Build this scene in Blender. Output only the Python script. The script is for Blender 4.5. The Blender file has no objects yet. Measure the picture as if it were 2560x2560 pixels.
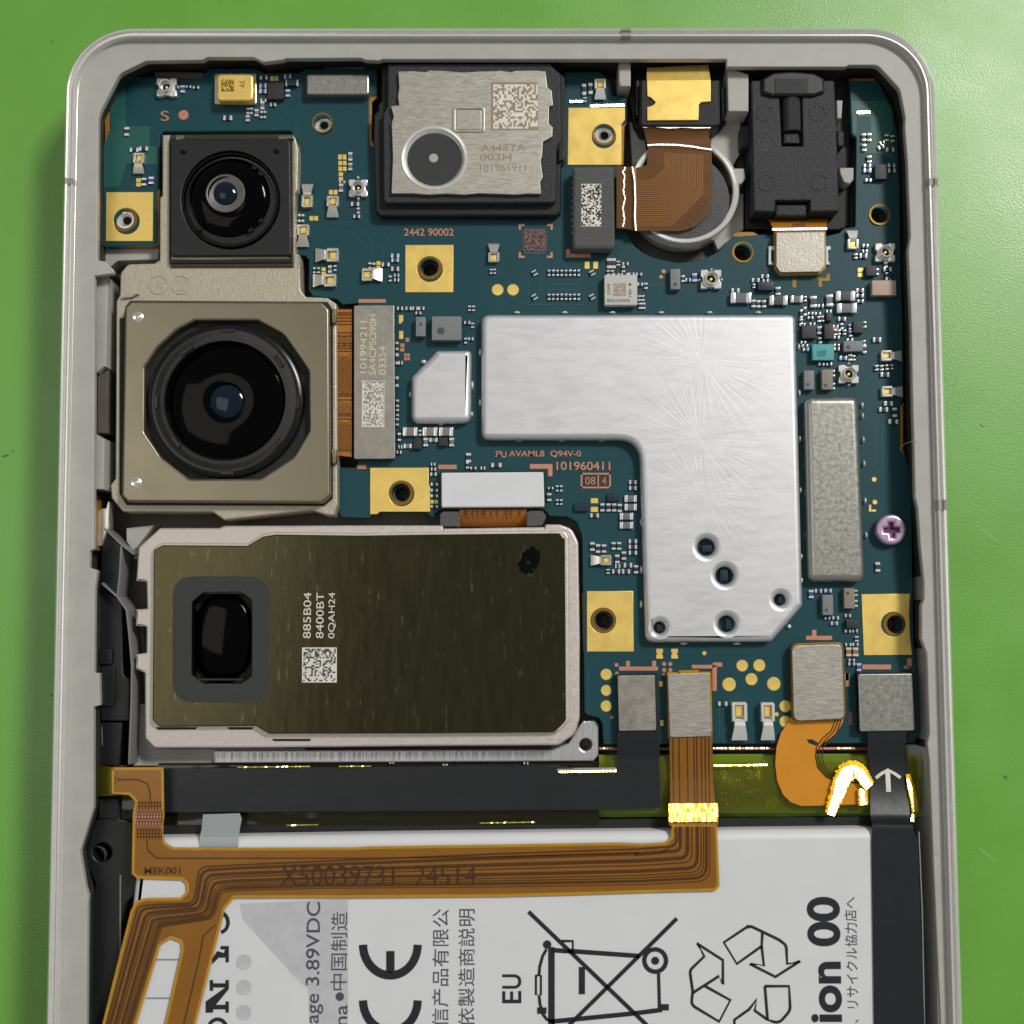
import bpy, bmesh, math, random
from mathutils import Vector, Matrix
rad = math.radians
SC = bpy.context.scene
COL = SC.collection
random.seed(7)

# ------------------------------------------------------------------ camera, world, lamps, exposure (1 unit = 1 cm)
FPX, TILT, DIST, ZB = 2318.0, rad(5.1), 10.3, 0.46          # focal length in 1/1932 of the frame, lean, distance, height of the board
CAM = Vector((0.0, -DIST*math.sin(TILT), ZB + DIST*math.cos(TILT)))
cam = bpy.data.cameras.new('camera'); cam.sensor_width = 36; cam.sensor_fit = 'HORIZONTAL'
cam.lens = 36*FPX/1932; cam.clip_start = 0.1; cam.clip_end = 500
cam.dof.use_dof = True; cam.dof.focus_distance = DIST-0.1; cam.dof.aperture_fstop = 0.30
cam_o = bpy.data.objects.new('camera', cam); COL.objects.link(cam_o)
cam_o.location = CAM; cam_o.rotation_euler = (TILT, 0, 0)
SC.camera = cam_o

w = bpy.data.worlds.new('World'); SC.world = w; w.use_nodes = True
bg = w.node_tree.nodes['Background']
bg.inputs[0].default_value = (0.98, 1.0, 0.97, 1); bg.inputs[1].default_value = 0.23

def lamp(name, loc, target, sx, sy, power, col):
    l = bpy.data.lights.new(name, 'AREA'); l.shape = 'RECTANGLE'; l.size = sx; l.size_y = sy; l.energy = power; l.color = col
    o = bpy.data.objects.new(name, l); COL.objects.link(o); o.location = loc
    o.rotation_euler = (Vector(target)-Vector(loc)).to_track_quat('-Z', 'Y').to_euler()
    return o
LAMP = Vector((54, 50, 80))
lamp('ceiling_lamp', LAMP, (0, 0, 0), 26, 13, 78000, (1.0, 0.98, 0.94))
lamp('left_glow_fill', (-33, 6, 75), (0, 0, 0), 34, 34, 5200, (1.0, 0.95, 0.86))  # added area light: gives the left camera plates a soft reflected glow
SC.view_settings.view_transform = 'Standard'; SC.view_settings.look = 'None'
SC.view_settings.exposure = 0.0; SC.view_settings.gamma = 1

# ------------------------------------------------------------------ measuring: a sight line met with a level at height z
CT, ST = math.cos(TILT), math.sin(TILT)
def P(p, z):
    cx, cy = (p[0]-966)/FPX, -(p[1]-966)/FPX
    d = Vector((cx, cy*CT+ST, cy*ST-CT))
    return CAM + d*((z-CAM.z)/d.z)
def cmpp(p, z):
    return (P((p[0]+5, p[1]), z)-P((p[0]-5, p[1]), z)).length/10
K = 1932/2560
class View:
    def __init__(s, x0, y0, wd, iw=1932): s.s = wd/iw*K; s.x = x0*K; s.y = y0*K
    def __call__(s, *a):
        if len(a) == 2 and not hasattr(a[0], '__len__'): return (s.x+a[0]*s.s, s.y+a[1]*s.s)
        if len(a) == 1: a = a[0]
        return [(s.x+q[0]*s.s, s.y+q[1]*s.s)+((q[2]*s.s,) if len(q) > 2 else ()) for q in a]
    def rect(s, x0, y0, x1, y1, r=0): return s([(x0, y0, r), (x1, y0, r), (x1, y1, r), (x0, y1, r)])
vA, vB, vC = View(100, 60, 800), View(800, 60, 800), View(1500, 60, 900)
vD, vE, vF = View(100, 600, 800), View(800, 600, 800), View(1500, 600, 900)
vG, vH, vI = View(100, 1250, 800), View(800, 1250, 800), View(1500, 1250, 900)
vJ, vK, vL = View(100, 1860, 800), View(800, 1860, 800), View(1500, 1860, 900)
vM, vN, vO = View(240, 150, 500), View(700, 350, 400), View(960, 740, 300, 1449)
vQ, vR, vS = View(1060, 1130, 600), View(1280, 620, 600), View(1800, 640, 500)
vT, vU, vV = View(1960, 1000, 360), View(1960, 1420, 360), View(2080, 250, 250, 1208)
vW, vX, vY = View(1440, 1600, 460), View(1550, 130, 350, 1229), View(180, 1230, 300, 828)
vZ, vAA = View(1900, 1780, 500), View(1180, 2200, 600)
v1 = View(0, 0, 2560)

# ------------------------------------------------------------------ materials
def lin(h):
    h = h.lstrip('#'); c = [int(h[i:i+2], 16)/255 for i in (0, 2, 4)]
    return tuple(((v+0.055)/1.055)**2.4 if v > 0.04045 else v/12.92 for v in c)
def mat(name, hexc, rough=0.5, metal=0.0, var=0.08, vs=8.0, bump=0.0, bs=60.0, stretch=(1, 1, 1), rvar=0.0, coat=0.0, spec=0.5, speck=None, rnd=0.0):
    m = bpy.data.materials.new(name); m.use_nodes = True
    nt = m.node_tree; n = nt.nodes; L = nt.links.new
    b = n['Principled BSDF']; c = lin(hexc)
    b.inputs['Roughness'].default_value = rough; b.inputs['Metallic'].default_value = metal
    b.inputs['Coat Weight'].default_value = coat; b.inputs['Coat Roughness'].default_value = 0.08
    b.inputs['Specular IOR Level'].default_value = spec
    tc = n.new('ShaderNodeTexCoord'); mp = n.new('ShaderNodeMapping'); mp.inputs['Scale'].default_value = stretch
    L(tc.outputs['Object'], mp.inputs['Vector'])
    nz = n.new('ShaderNodeTexNoise'); nz.inputs['Scale'].default_value = vs; nz.inputs['Detail'].default_value = 4
    L(mp.outputs[0], nz.inputs['Vector'])
    mx = n.new('ShaderNodeMix'); mx.data_type = 'RGBA'
    mx.inputs[6].default_value = tuple(max(0, v*(1-var)) for v in c)+(1,)
    mx.inputs[7].default_value = tuple(min(1, v*(1+var)) for v in c)+(1,)
    rm = n.new('ShaderNodeMapRange'); rm.inputs[1].default_value = 0.3; rm.inputs[2].default_value = 0.7
    L(nz.outputs['Fac'], rm.inputs[0]); L(rm.outputs[0], mx.inputs[0])
    col = mx.outputs[2]
    if rnd:
        oi = n.new('ShaderNodeObjectInfo'); hv = n.new('ShaderNodeHueSaturation'); mr = n.new('ShaderNodeMapRange')
        mr.inputs[3].default_value = 1-rnd; mr.inputs[4].default_value = 1+rnd
        L(oi.outputs['Random'], mr.inputs[0]); L(mr.outputs[0], hv.inputs['Value']); L(col, hv.inputs['Color']); col = hv.outputs[0]
    if speck:
        hx, sc_, th_ = speck
        n2 = n.new('ShaderNodeTexNoise'); n2.inputs['Scale'].default_value = sc_; n2.inputs['Detail'].default_value = 3
        L(mp.outputs[0], n2.inputs['Vector'])
        r2 = n.new('ShaderNodeMapRange'); r2.inputs[1].default_value = th_; r2.inputs[2].default_value = th_+0.12; L(n2.outputs['Fac'], r2.inputs[0])
        m2 = n.new('ShaderNodeMix'); m2.data_type = 'RGBA'; L(r2.outputs[0], m2.inputs[0]); L(col, m2.inputs[6]); m2.inputs[7].default_value = lin(hx)+(1,)
        col = m2.outputs[2]
    L(col, b.inputs['Base Color'])
    if rvar:
        r3 = n.new('ShaderNodeMapRange'); r3.inputs[1].default_value = 0.3; r3.inputs[2].default_value = 0.7
        r3.inputs[3].default_value = max(0.02, rough-rvar); r3.inputs[4].default_value = min(1, rough+rvar)
        L(nz.outputs['Fac'], r3.inputs[0]); L(r3.outputs[0], b.inputs['Roughness'])
    if bump:
        n4 = n.new('ShaderNodeTexNoise'); n4.inputs['Scale'].default_value = bs; n4.inputs['Detail'].default_value = 3
        L(mp.outputs[0], n4.inputs['Vector'])
        bp = n.new('ShaderNodeBump'); bp.inputs['Strength'].default_value = bump; bp.inputs['Distance'].default_value = 0.02
        L(n4.outputs['Fac'], bp.inputs['Height']); L(bp.outputs[0], b.inputs['Normal'])
    return m
def film(name, hexc, opacity, rough=0.12):
    m = bpy.data.materials.new(name); m.use_nodes = True
    nt = m.node_tree; n = nt.nodes; L = nt.links.new
    out = n['Material Output']; n.remove(n['Principled BSDF'])
    tr = n.new('ShaderNodeBsdfTransparent'); tr.inputs[0].default_value = lin(hexc)+(1,)
    df = n.new('ShaderNodeBsdfDiffuse'); df.inputs[0].default_value = lin(hexc)+(1,)
    m1 = n.new('ShaderNodeMixShader'); m1.inputs[0].default_value = opacity; L(tr.outputs[0], m1.inputs[1]); L(df.outputs[0], m1.inputs[2])
    gl = n.new('ShaderNodeBsdfGlossy'); gl.inputs['Roughness'].default_value = rough
    fr = n.new('ShaderNodeFresnel'); fr.inputs[0].default_value = 1.6
    m2 = n.new('ShaderNodeMixShader'); L(fr.outputs[0], m2.inputs[0]); L(m1.outputs[0], m2.inputs[1]); L(gl.outputs[0], m2.inputs[2])
    L(m2.outputs[0], out.inputs[0])
    return m
MT = {}
def D(k, *a, **kw): MT[k] = mat(k, *a, **kw)
D('table_plastic', '69a838', 0.36, var=0.04, vs=1.2, bump=0.14, bs=65, rvar=0.05, spec=0.9, speck=('2f5a2a', 3.0, 0.82))
D('frame_paint', 'b2b0ab', 0.52, var=0.05, vs=5, bump=0.06, bs=90, speck=('98948b', 7, 0.70))
D('rim_metal', 'e6e5e1', 0.24, 0.45, var=0.03, vs=10, bump=0.03, bs=60)
D('slit_plastic', 'a39d90', 0.5)
D('recess_grey', '5d5850', 0.65, var=0.1, vs=4, bump=0.06, bs=70)  # darker than the frame: shade of the deep floor put into the colour
D('board_mask', '10454d', 0.45, var=0.06, vs=2.2, bump=0.03, bs=30, spec=0.35)
D('board_green', '1b5a52', 0.45, var=0.06, vs=3, coat=0.04)
D('strip_green', '6a9430', 0.5, var=0.15, vs=4)
D('board_edge', 'a4762e', 0.5, 0.3, var=0.15, vs=10)
D('gold', 'ffd978', 0.40, 0.50, var=0.05, vs=7, bump=0.04, bs=90, rvar=0.06, speck=('b8943f', 9, 0.70))
D('dark_gold', '8a6a2c', 0.45, 0.7)
D('copper', 'c98f74', 0.5, 0.35, var=0.08, vs=20)
D('copper_dark', '8a5a50', 0.55, 0.25)
D('shield_tin', 'dedee0', 0.46, 0.75, var=0.02, vs=5, bump=0.02, bs=40, stretch=(1, 4, 1), rvar=0.04)
D('worn_tin', 'adaca4', 0.36, 0.80, var=0.03, vs=30, bump=0.04, bs=80, rvar=0.08, speck=('d6d5cb', 22, 0.68))
D('plate_steel', 'a9a49a', 0.46, 0.85, var=0.06, vs=12, bump=0.10, bs=45, rvar=0.08)
D('brushed_steel', 'c0bbb0', 0.40, 0.80, var=0.06, vs=14, bump=0.12, bs=22, stretch=(1, 9, 1), rvar=0.08)
D('nickel', 'e6e3da', 0.26, 0.75, var=0.05, vs=20, rvar=0.05)
D('bright_metal', 'f6f5f1', 0.24, 0.50, var=0.03, vs=20)
D('crease_glint_film', 'ece2d8', 0.42, 0.45, var=0.1, vs=20)  # pale film: highlights along the ribbon creases put into the colour
D('can_bronze', '4a4438', 0.4, 0.6)
D('solder', 'fbfbff', 0.22, 0.55, var=0.03, vs=30)
D('cast_zinc', 'c4bca8', 0.52, 0.60, var=0.06, vs=22, bump=0.30, bs=55, rvar=0.1)
D('olive_plate', '4d4932', 0.19, 0.90, var=0.05, vs=3, bump=0.015, bs=12, stretch=(5, 1, 1), rvar=0.04, speck=('7d7962', 6.0, 0.65))  # base darkened: a dark reflection from overhead put into the colour
D('camera_steel', '8f8873', 0.32, 0.85, var=0.02, vs=4, bump=0.02, bs=40, rvar=0.03)
D('matte_black', '121314', 0.60, var=0.12, vs=14, bump=0.10, bs=60)
D('grain_black', '28292c', 0.60, var=0.14, vs=24, bump=0.40, bs=55)
D('satin_black', '191a1c', 0.42, var=0.10, vs=6)
D('gloss_black', '030304', 0.15, coat=0.0, spec=0.3)
D('lens_glass', '010102', 0.07, coat=0.0, spec=0.12)
D('lens_ring', '050506', 0.25, var=0.1)
D('lens_grey', '6c6763', 0.45, 0.1)
D('pupil_glass', '0a1b2b', 0.09, coat=0.0, spec=0.35)
D('foam_black', '5a5a5a', 0.85, var=0.12, vs=40, bump=0.5, bs=50)
D('foam_grey', '3a3a3b', 0.8, var=0.05, vs=20)
D('white_foam', 'dfe0e4', 0.7, var=0.03, vs=5)
D('black_flex', '1f2124', 0.36, var=0.10, vs=5, bump=0.12, bs=6, speck=('34373a', 9, 0.70))
D('hook_flex', 'd98f20', 0.34, var=0.05, vs=4, coat=0.2)
D('copper_glint', 'f0b48c', 0.3, 0.85, var=0.2, vs=20)
D('scuff_dark', '3f7a2c', 0.5)
D('scuff_light', '9cc47c', 0.5)
D('orange_flex', 'b06d16', 0.32, var=0.06, vs=4, coat=0.3)
D('brown_flex', '6d4415', 0.28, 0.15, var=0.08, vs=6, coat=0.4)
D('flex_print', '40280e', 0.5)
D('main_flex', '93601a', 0.30, 0.1, var=0.10, vs=3, coat=0.2, bump=0.08, bs=5)
D('flex_edge', 'b98a14', 0.35, coat=0.2)
D('flex_trace', '54340e', 0.35, 0.1)
D('flex_trace_light', '9a6a3a', 0.35, 0.25)
D('battery_label', 'dddee1', 0.42, var=0.02, vs=3, bump=0.22, bs=2.2)
D('battery_foil', 'cfd0d4', 0.28, 0.75, var=0.03, vs=4)
D('label_grey', 'c3c4c8', 0.45)
D('ink', '1b1d24', 0.6)
D('ink_soft', '4b4e57', 0.6)
D('marker_ink', '070708', 0.85, spec=0.1)
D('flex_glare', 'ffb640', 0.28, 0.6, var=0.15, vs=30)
D('vent_grey', 'aab0b4', 0.6)
D('chip_dark', '2e2d30', 0.5, var=0.1, vs=30, bump=0.1, bs=60, rnd=0.12)
D('chip_grey', '7f8284', 0.5, var=0.05, vs=20)
D('chip_taupe', '8d827a', 0.5, var=0.05, vs=20)
D('chip_pink', 'b9a391', 0.5, var=0.04, vs=20)
D('chip_white', 'c9c6c0', 0.5, var=0.03, vs=20)
D('chip_teal', '4fa6aa', 0.5, var=0.06, vs=20)
D('teal_mark', '3a7f86', 0.6)
D('chip_navy', '14283c', 0.4)
D('cap_tan', '8b8272', 0.5, var=0.08, vs=20, rnd=0.08)
D('cap_grey', '6f7179', 0.5, var=0.08, vs=20, rnd=0.1)
D('cap_brown', '4c4541', 0.5, var=0.08, vs=20, rnd=0.1)
D('cap_dark', '2a2c30', 0.5, rnd=0.1)
D('cap_blue', '3a4fa8', 0.4, rnd=0.1)
D('cap_copper', '9a6b3d', 0.5)
D('screw_pink', 'cdb2cf', 0.35, 0.7, var=0.08, vs=10)
D('screw_slot', '5a2f52', 0.5, 0.5)
D('etch_tan', 'ddd0b0', 0.6, 0.1)
D('etch_light', 'e4dfd2', 0.6, 0.1)
D('etch_brown', '9a8c74', 0.55, 0.4)
D('cast_pale', 'd9d0c9', 0.45, 0.55, var=0.04, vs=20, bump=0.15, bs=55, rvar=0.06)
D('shaded_inner_wall', '3a372f', 0.6, var=0.1, vs=6)  # shade of the narrow gap below the ledge put into the colour
D('white_print', 'e6e3da', 0.6)
D('rail_milled', 'cfcfd2', 0.30, 0.55, var=0.06, vs=6, bump=0.5, bs=4.5, stretch=(6, 0.3, 1))
D('grey_plastic', '7d7d7e', 0.5, var=0.05)
D('pale_film', '8d969a', 0.3)
MT['fold_glare_film'] = mat('fold_glare_film', 'f2e27a', 0.20, 0.7, var=0.1, vs=12)  # pale film for the glare strips on tape and ribbon folds
MT['kapton'] = film('kapton', 'dcd62c', 0.10)
MT['clear_film'] = film('clear_film', 'd2d9db', 0.45)
MT['kapton_thin'] = film('kapton_thin', 'b9ae1a', 0.02)

# radial wear marks on the big shield
def wear(m, centres):
    nt = m.node_tree; n = nt.nodes; L = nt.links.new; b = n['Principled BSDF']
    tc = n.new('ShaderNodeTexCoord'); acc = None
    for (cx, cy, rr) in centres:
        sub = n.new('ShaderNodeVectorMath'); sub.operation = 'SUBTRACT'; L(tc.outputs['Object'], sub.inputs[0]); sub.inputs[1].default_value = (cx, cy, 0)
        sp = n.new('ShaderNodeSeparateXYZ'); L(sub.outputs[0], sp.inputs[0])
        at = n.new('ShaderNodeMath'); at.operation = 'ARCTAN2'; L(sp.outputs[1], at.inputs[0]); L(sp.outputs[0], at.inputs[1])
        ln = n.new('ShaderNodeVectorMath'); ln.operation = 'LENGTH'; L(sub.outputs[0], ln.inputs[0])
        cb = n.new('ShaderNodeCombineXYZ'); L(at.outputs[0], cb.inputs[0])
        ml = n.new('ShaderNodeMath'); ml.operation = 'MULTIPLY'; ml.inputs[1].default_value = 0.12; L(ln.outputs['Value'], ml.inputs[0]); L(ml.outputs[0], cb.inputs[1])
        nz = n.new('ShaderNodeTexNoise'); nz.inputs['Scale'].default_value = 13; nz.inputs['Detail'].default_value = 3; L(cb.outputs[0], nz.inputs['Vector'])
        mr = n.new('ShaderNodeMapRange'); mr.inputs[1].default_value = rr*1.15; mr.inputs[2].default_value = rr*0.35; L(ln.outputs['Value'], mr.inputs[0])
        s2 = n.new('ShaderNodeMath'); s2.operation = 'SUBTRACT'; L(nz.outputs['Fac'], s2.inputs[0]); s2.inputs[1].default_value = 0.5
        mu = n.new('ShaderNodeMath'); mu.operation = 'MULTIPLY'; L(s2.outputs[0], mu.inputs[0]); L(mr.outputs[0], mu.inputs[1])
        if acc is None: acc = mu.outputs[0]
        else:
            ad = n.new('ShaderNodeMath'); ad.operation = 'ADD'; L(acc, ad.inputs[0]); L(mu.outputs[0], ad.inputs[1]); acc = ad.outputs[0]
    bp = n.new('ShaderNodeBump'); bp.inputs['Strength'].default_value = 0.055; bp.inputs['Distance'].default_value = 0.03
    L(acc, bp.inputs['Height'])
    old = b.inputs['Normal'].links
    if old: L(old[0].from_socket, bp.inputs['Normal'])
    L(bp.outputs[0], b.inputs['Normal'])
MT['shield_worn'] = mat('shield_worn', 'dedee0', 0.46, 0.75, var=0.02, vs=5, bump=0.02, bs=40, stretch=(1, 4, 1), rvar=0.04)

# ------------------------------------------------------------------ object helpers
WL = {}
def add(name, me, loc, m=None, parent=None, label=None, cat=None, group=None, kind=None):
    o = bpy.data.objects.new(name, me); COL.objects.link(o)
    loc = Vector(loc); WL[o.name] = loc
    if parent is not None: o.parent = parent; o.location = loc-WL[parent.name]
    else: o.location = loc
    if m is not None and me is not None:
        for q in (m if isinstance(m, (list, tuple)) else [m]):
            if len(me.materials) < (len(m) if isinstance(m, (list, tuple)) else 1): me.materials.append(MT[q] if isinstance(q, str) else q)
    if label: o['label'] = label
    if cat: o['category'] = cat
    if group: o['group'] = group
    if kind: o['kind'] = kind
    return o
def thing(name, p, z, label, cat, group=None):
    return add(name, None, P(p, z), None, None, label, cat, group)
def smooth(me, ang=38):
    for f in me.polygons: f.use_smooth = True
    me.set_sharp_from_angle(angle=rad(ang))
def crisp(me):
    "keep flat tops flat: the edge between a level face and a sloping one stays sharp"
    bm = bmesh.new(); bm.from_mesh(me)
    for e in bm.edges:
        if len(e.link_faces) == 2 and (abs(e.link_faces[0].normal.z) > 0.9995) != (abs(e.link_faces[1].normal.z) > 0.9995): e.smooth = False
    bm.to_mesh(me); bm.free()
def rnd(pts, r=0, closed=True, seg=6):
    out = []; n = len(pts)
    for i, p in enumerate(pts):
        ri = p[2] if len(p) > 2 else r
        if ri <= 0 or (not closed and i in (0, n-1)): out.append((p[0], p[1])); continue
        a = Vector(pts[i-1][:2]); b = Vector(p[:2]); c = Vector(pts[(i+1) % n][:2])
        u, v = a-b, c-b
        lu, lv = u.length, v.length
        if lu < 1e-6 or lv < 1e-6: out.append((p[0], p[1])); continue
        u /= lu; v /= lv
        cs = max(-1, min(1, u.dot(v))); th = math.acos(cs)
        if th > 3.1 or th < 0.03: out.append((p[0], p[1])); continue
        t = min(ri/math.tan(th/2), lu*0.48, lv*0.48)
        p0, p1 = b+u*t, b+v*t
        for k in range(seg+1):
            s = k/seg; q = p0*(1-s)**2+b*2*s*(1-s)+p1*s**2
            out.append((q.x, q.y))
    return out
def circ(c, r, n=28): return [(c[0]+r*math.cos(2*math.pi*k/n), c[1]+r*math.sin(2*math.pi*k/n)) for k in range(n)]
def curve_mesh(rings, th, bev, seg):
    cu = bpy.data.curves.new('tmp', 'CURVE'); cu.dimensions = '2D'; cu.fill_mode = 'BOTH'
    bev = min(bev, th*0.49); cu.extrude = th/2-bev; cu.bevel_depth = bev; cu.bevel_resolution = seg; cu.offset = -bev
    for ring in rings:
        sp = cu.splines.new('POLY'); sp.points.add(len(ring)-1)
        for q, co in zip(sp.points, ring): q.co = (co[0], co[1], 0, 1)
        sp.use_cyclic_u = True
    o = bpy.data.objects.new('tmp', cu); me = bpy.data.meshes.new_from_object(o)
    bpy.data.objects.remove(o); bpy.data.curves.remove(cu)
    me.materials.clear()
    bm = bmesh.new(); bm.from_mesh(me); bmesh.ops.remove_doubles(bm, verts=bm.verts, dist=1e-5); bm.to_mesh(me); bm.free()
    return me
def plate(name, pts, z1, th, m, parent=None, holes=(), bev=0.0, seg=1, r=0, **kw):
    "a slab with its outline measured at its top, height z1"
    ring = [P(q, z1) for q in rnd(pts, r)]
    c = sum(ring, Vector())/len(ring)
    rings = [[(q-c) for q in ring]]
    for h in holes:
        hp = circ(h[:2], h[2]) if (len(h) == 3 and not hasattr(h[0], '__len__')) else rnd(h)
        rings.append([P(q, z1)-c for q in hp])
    me = curve_mesh(rings, th, bev, seg); me.name = name
    me.transform(Matrix.Translation((0, 0, th/2)))
    smooth(me); crisp(me)
    return add(name, me, (c.x, c.y, z1-th), m, parent, **kw)
def lathe(name, cp, prof, m, parent=None, n=48, z0=None, **kw):
    "turned shape: prof is a list of (radius cm, height cm)"
    zb = min(q[1] for q in prof); c = P(cp, prof[0][1] if z0 is None else z0)
    bm = bmesh.new(); rows = []
    for (rr, z) in prof:
        if rr < 1e-6: rows.append([bm.verts.new((0, 0, z-zb))])
        else: rows.append([bm.verts.new((rr*math.cos(2*math.pi*k/n), rr*math.sin(2*math.pi*k/n), z-zb)) for k in range(n)])
    for a, b in zip(rows, rows[1:]):
        for k in range(n):
            k2 = (k+1) % n
            if len(a) == 1 and len(b) == 1: continue
            if len(a) == 1: bm.faces.new((a[0], b[k2], b[k]))
            elif len(b) == 1: bm.faces.new((a[k], a[k2], b[0]))
            else: bm.faces.new((a[k], a[k2], b[k2], b[k]))
    bmesh.ops.recalc_face_normals(bm, faces=bm.faces)
    me = bpy.data.meshes.new(name); bm.to_mesh(me); bm.free(); smooth(me, 32)
    return add(name, me, (c.x, c.y, zb), m, parent, **kw)
def ribbon(name, rows, th, m, parent=None, **kw):
    "a bent strip: rows of (left point, right point, z)"
    pl = [P(a, z) for a, b, z in rows]; pr = [P(b, z) for a, b, z in rows]
    c = (pl[0]+pr[0])/2
    bm = bmesh.new(); up = Vector((0, 0, th))
    V = [[bm.verts.new(q-c) for q in (a, b, b-up, a-up)] for a, b in zip(pl, pr)]
    for a, b in zip(V, V[1:]):
        for k in range(4): bm.faces.new((a[k], a[(k+1) % 4], b[(k+1) % 4], b[k]))
    bm.faces.new(V[0]); bm.faces.new(V[-1][::-1])
    bmesh.ops.recalc_face_normals(bm, faces=bm.faces)
    me = bpy.data.meshes.new(name); bm.to_mesh(me); bm.free(); smooth(me, 50)
    return add(name, me, c, m, parent, **kw)
def lines(name, paths, wd, z, m, parent=None, th=0.003, **kw):
    "raised tracks along polylines, wd in frame px: one part each, fine hatching joined"
    if name != 'hatch' and len(paths) > 1:
        for q in paths: lines(name, [q], wd, z, m, parent, th, **kw)
        return
    if name == 'hatch': kw['kind'] = 'stuff'
    bm = bmesh.new(); c = None
    for path in paths:
        q = [P(a, z[i] if isinstance(z, (list, tuple)) else z) for i, a in enumerate(path)]
        if c is None: c = q[0]
        hw = wd*cmpp(path[0], q[0].z)/2; prev = None
        for i, a in enumerate(q):
            d = (q[min(i+1, len(q)-1)]-q[max(i-1, 0)]); d.z = 0; d.normalize(); nrm = Vector((-d.y, d.x, 0))*hw
            cur = [bm.verts.new(a-c+nrm), bm.verts.new(a-c-nrm), bm.verts.new(a-c-nrm-Vector((0, 0, th))), bm.verts.new(a-c+nrm-Vector((0, 0, th)))]
            if prev:
                for k in (0, 1, 3): bm.faces.new((prev[k], prev[(k+1) % 4], cur[(k+1) % 4], cur[k]))
            prev = cur
    bmesh.ops.recalc_face_normals(bm, faces=bm.faces)
    me = bpy.data.meshes.new(name); bm.to_mesh(me); bm.free()
    return add(name, me, c, m, parent, **kw)
FONT = {}
def text(s, p, wd, ht, z, m, parent, rot=0, name='lettering', bold=0.0, **kw):
    "printed words, wd along the words and ht across them in frame px, rot in degrees"
    cu = bpy.data.curves.new('tmp', 'FONT'); cu.body = s; cu.offset = bold
    o = bpy.data.objects.new('tmp', cu); me = bpy.data.meshes.new_from_object(o)
    bpy.data.objects.remove(o); bpy.data.curves.remove(cu); me.materials.clear(); me.name = name
    xs = [v.co.x for v in me.vertices]; ys = [v.co.y for v in me.vertices]
    k = cmpp(p, z); sx = wd*k/(max(xs)-min(xs)); sy = ht*k/(max(ys)-min(ys))
    M_ = Matrix.Rotation(rad(rot), 4, 'Z') @ Matrix.Diagonal((sx, sy, 1, 1)) @ Matrix.Translation((-(max(xs)+min(xs))/2, -(max(ys)+min(ys))/2, 0))
    if ' ' in s.strip():                                          # one piece per word
        iv = sorted((min(me.vertices[i].co.x for i in f.vertices), max(me.vertices[i].co.x for i in f.vertices)) for f in me.polygons)
        H = max(ys)-min(ys); cuts = []; hi = iv[0][1]
        for x0, x1 in iv:
            if x0-hi > 0.25*H: cuts.append((x0+hi)/2)
            hi = max(hi, x1)
        if cuts:
            ed = [-1e9]+cuts+[1e9]; out = None
            for c0, c1 in zip(ed, ed[1:]):
                bm = bmesh.new(); bm.from_mesh(me)
                bmesh.ops.delete(bm, geom=[v for v in bm.verts if not c0 < v.co.x < c1], context='VERTS')
                w_ = bpy.data.meshes.new(name); bm.to_mesh(w_); bm.free(); w_.transform(M_)
                out = add(name, w_, P(p, z), m, parent, **kw)
            return out
    me.transform(M_)
    return add(name, me, P(p, z), m, parent, **kw)
def code(p, wd, ht, nx, ny, z, m, parent, seed, fill=0.5, border='LB', name='data_code', **kw):
    "dot-matrix print of random cells: one flat part"
    rg = random.Random(seed); k = cmpp(p, z); W, H = wd*k, ht*k; bm = bmesh.new()
    for i in range(nx):
        for j in range(ny):
            on = rg.random() < fill
            if ('L' in border and i == 0) or ('R' in border and i == nx-1) or ('B' in border and j == 0): on = True
            elif ('L' in border and i == nx-1) or ('R' in border and i == 0) or ('B' in border and j == ny-1): on = (i+j) % 2 == 0
            if not on: continue
            x0, x1 = -W/2+W*i/nx, -W/2+W*(i+1)/nx; y0, y1 = -H/2+H*j/ny, -H/2+H*(j+1)/ny
            bm.faces.new([bm.verts.new(q) for q in ((x0, y0, 0), (x1, y0, 0), (x1, y1, 0), (x0, y1, 0))])
    me = bpy.data.meshes.new(name); bm.to_mesh(me); bm.free()
    return add(name, me, P(p, z), m, parent, kind='stuff', **kw)
def cube_bm(bm, x0, x1, y0, y1, z0, z1, mi=0, bev=0.0):
    vs = [bm.verts.new(q) for q in ((x0, y0, z0), (x1, y0, z0), (x1, y1, z0), (x0, y1, z0), (x0, y0, z1), (x1, y0, z1), (x1, y1, z1), (x0, y1, z1))]
    fs = [bm.faces.new([vs[i] for i in q]) for q in ((3, 2, 1, 0), (4, 5, 6, 7), (0, 1, 5, 4), (1, 2, 6, 5), (2, 3, 7, 6), (3, 0, 4, 7))]
    for f in fs: f.material_index = mi
    if bev:
        es = {e for f in fs for e in f.edges}
        r = bmesh.ops.bevel(bm, geom=list(es), offset=bev, segments=2, affect='EDGES', profile=0.6, clamp_overlap=True)
        for f in r['faces']: f.material_index = mi
def copy_tree(o, loc, rotz=None, parent=None, scale=None):
    c = o.copy(); COL.objects.link(c)
    c.location = loc
    if rotz is not None: c.rotation_euler = (0, 0, rotz)
    if scale: c.scale = scale
    c.parent = parent
    for ch in list(o.children):
        d = ch.copy(); COL.objects.link(d); d.parent = c
    return c
def lean_at(p):
    "slope that sends the ceiling lamp's light from p to the lens"
    v = (CAM-p).normalized()+(LAMP-p).normalized(); return Vector((v.x/v.z, v.y/v.z, 0))
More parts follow.
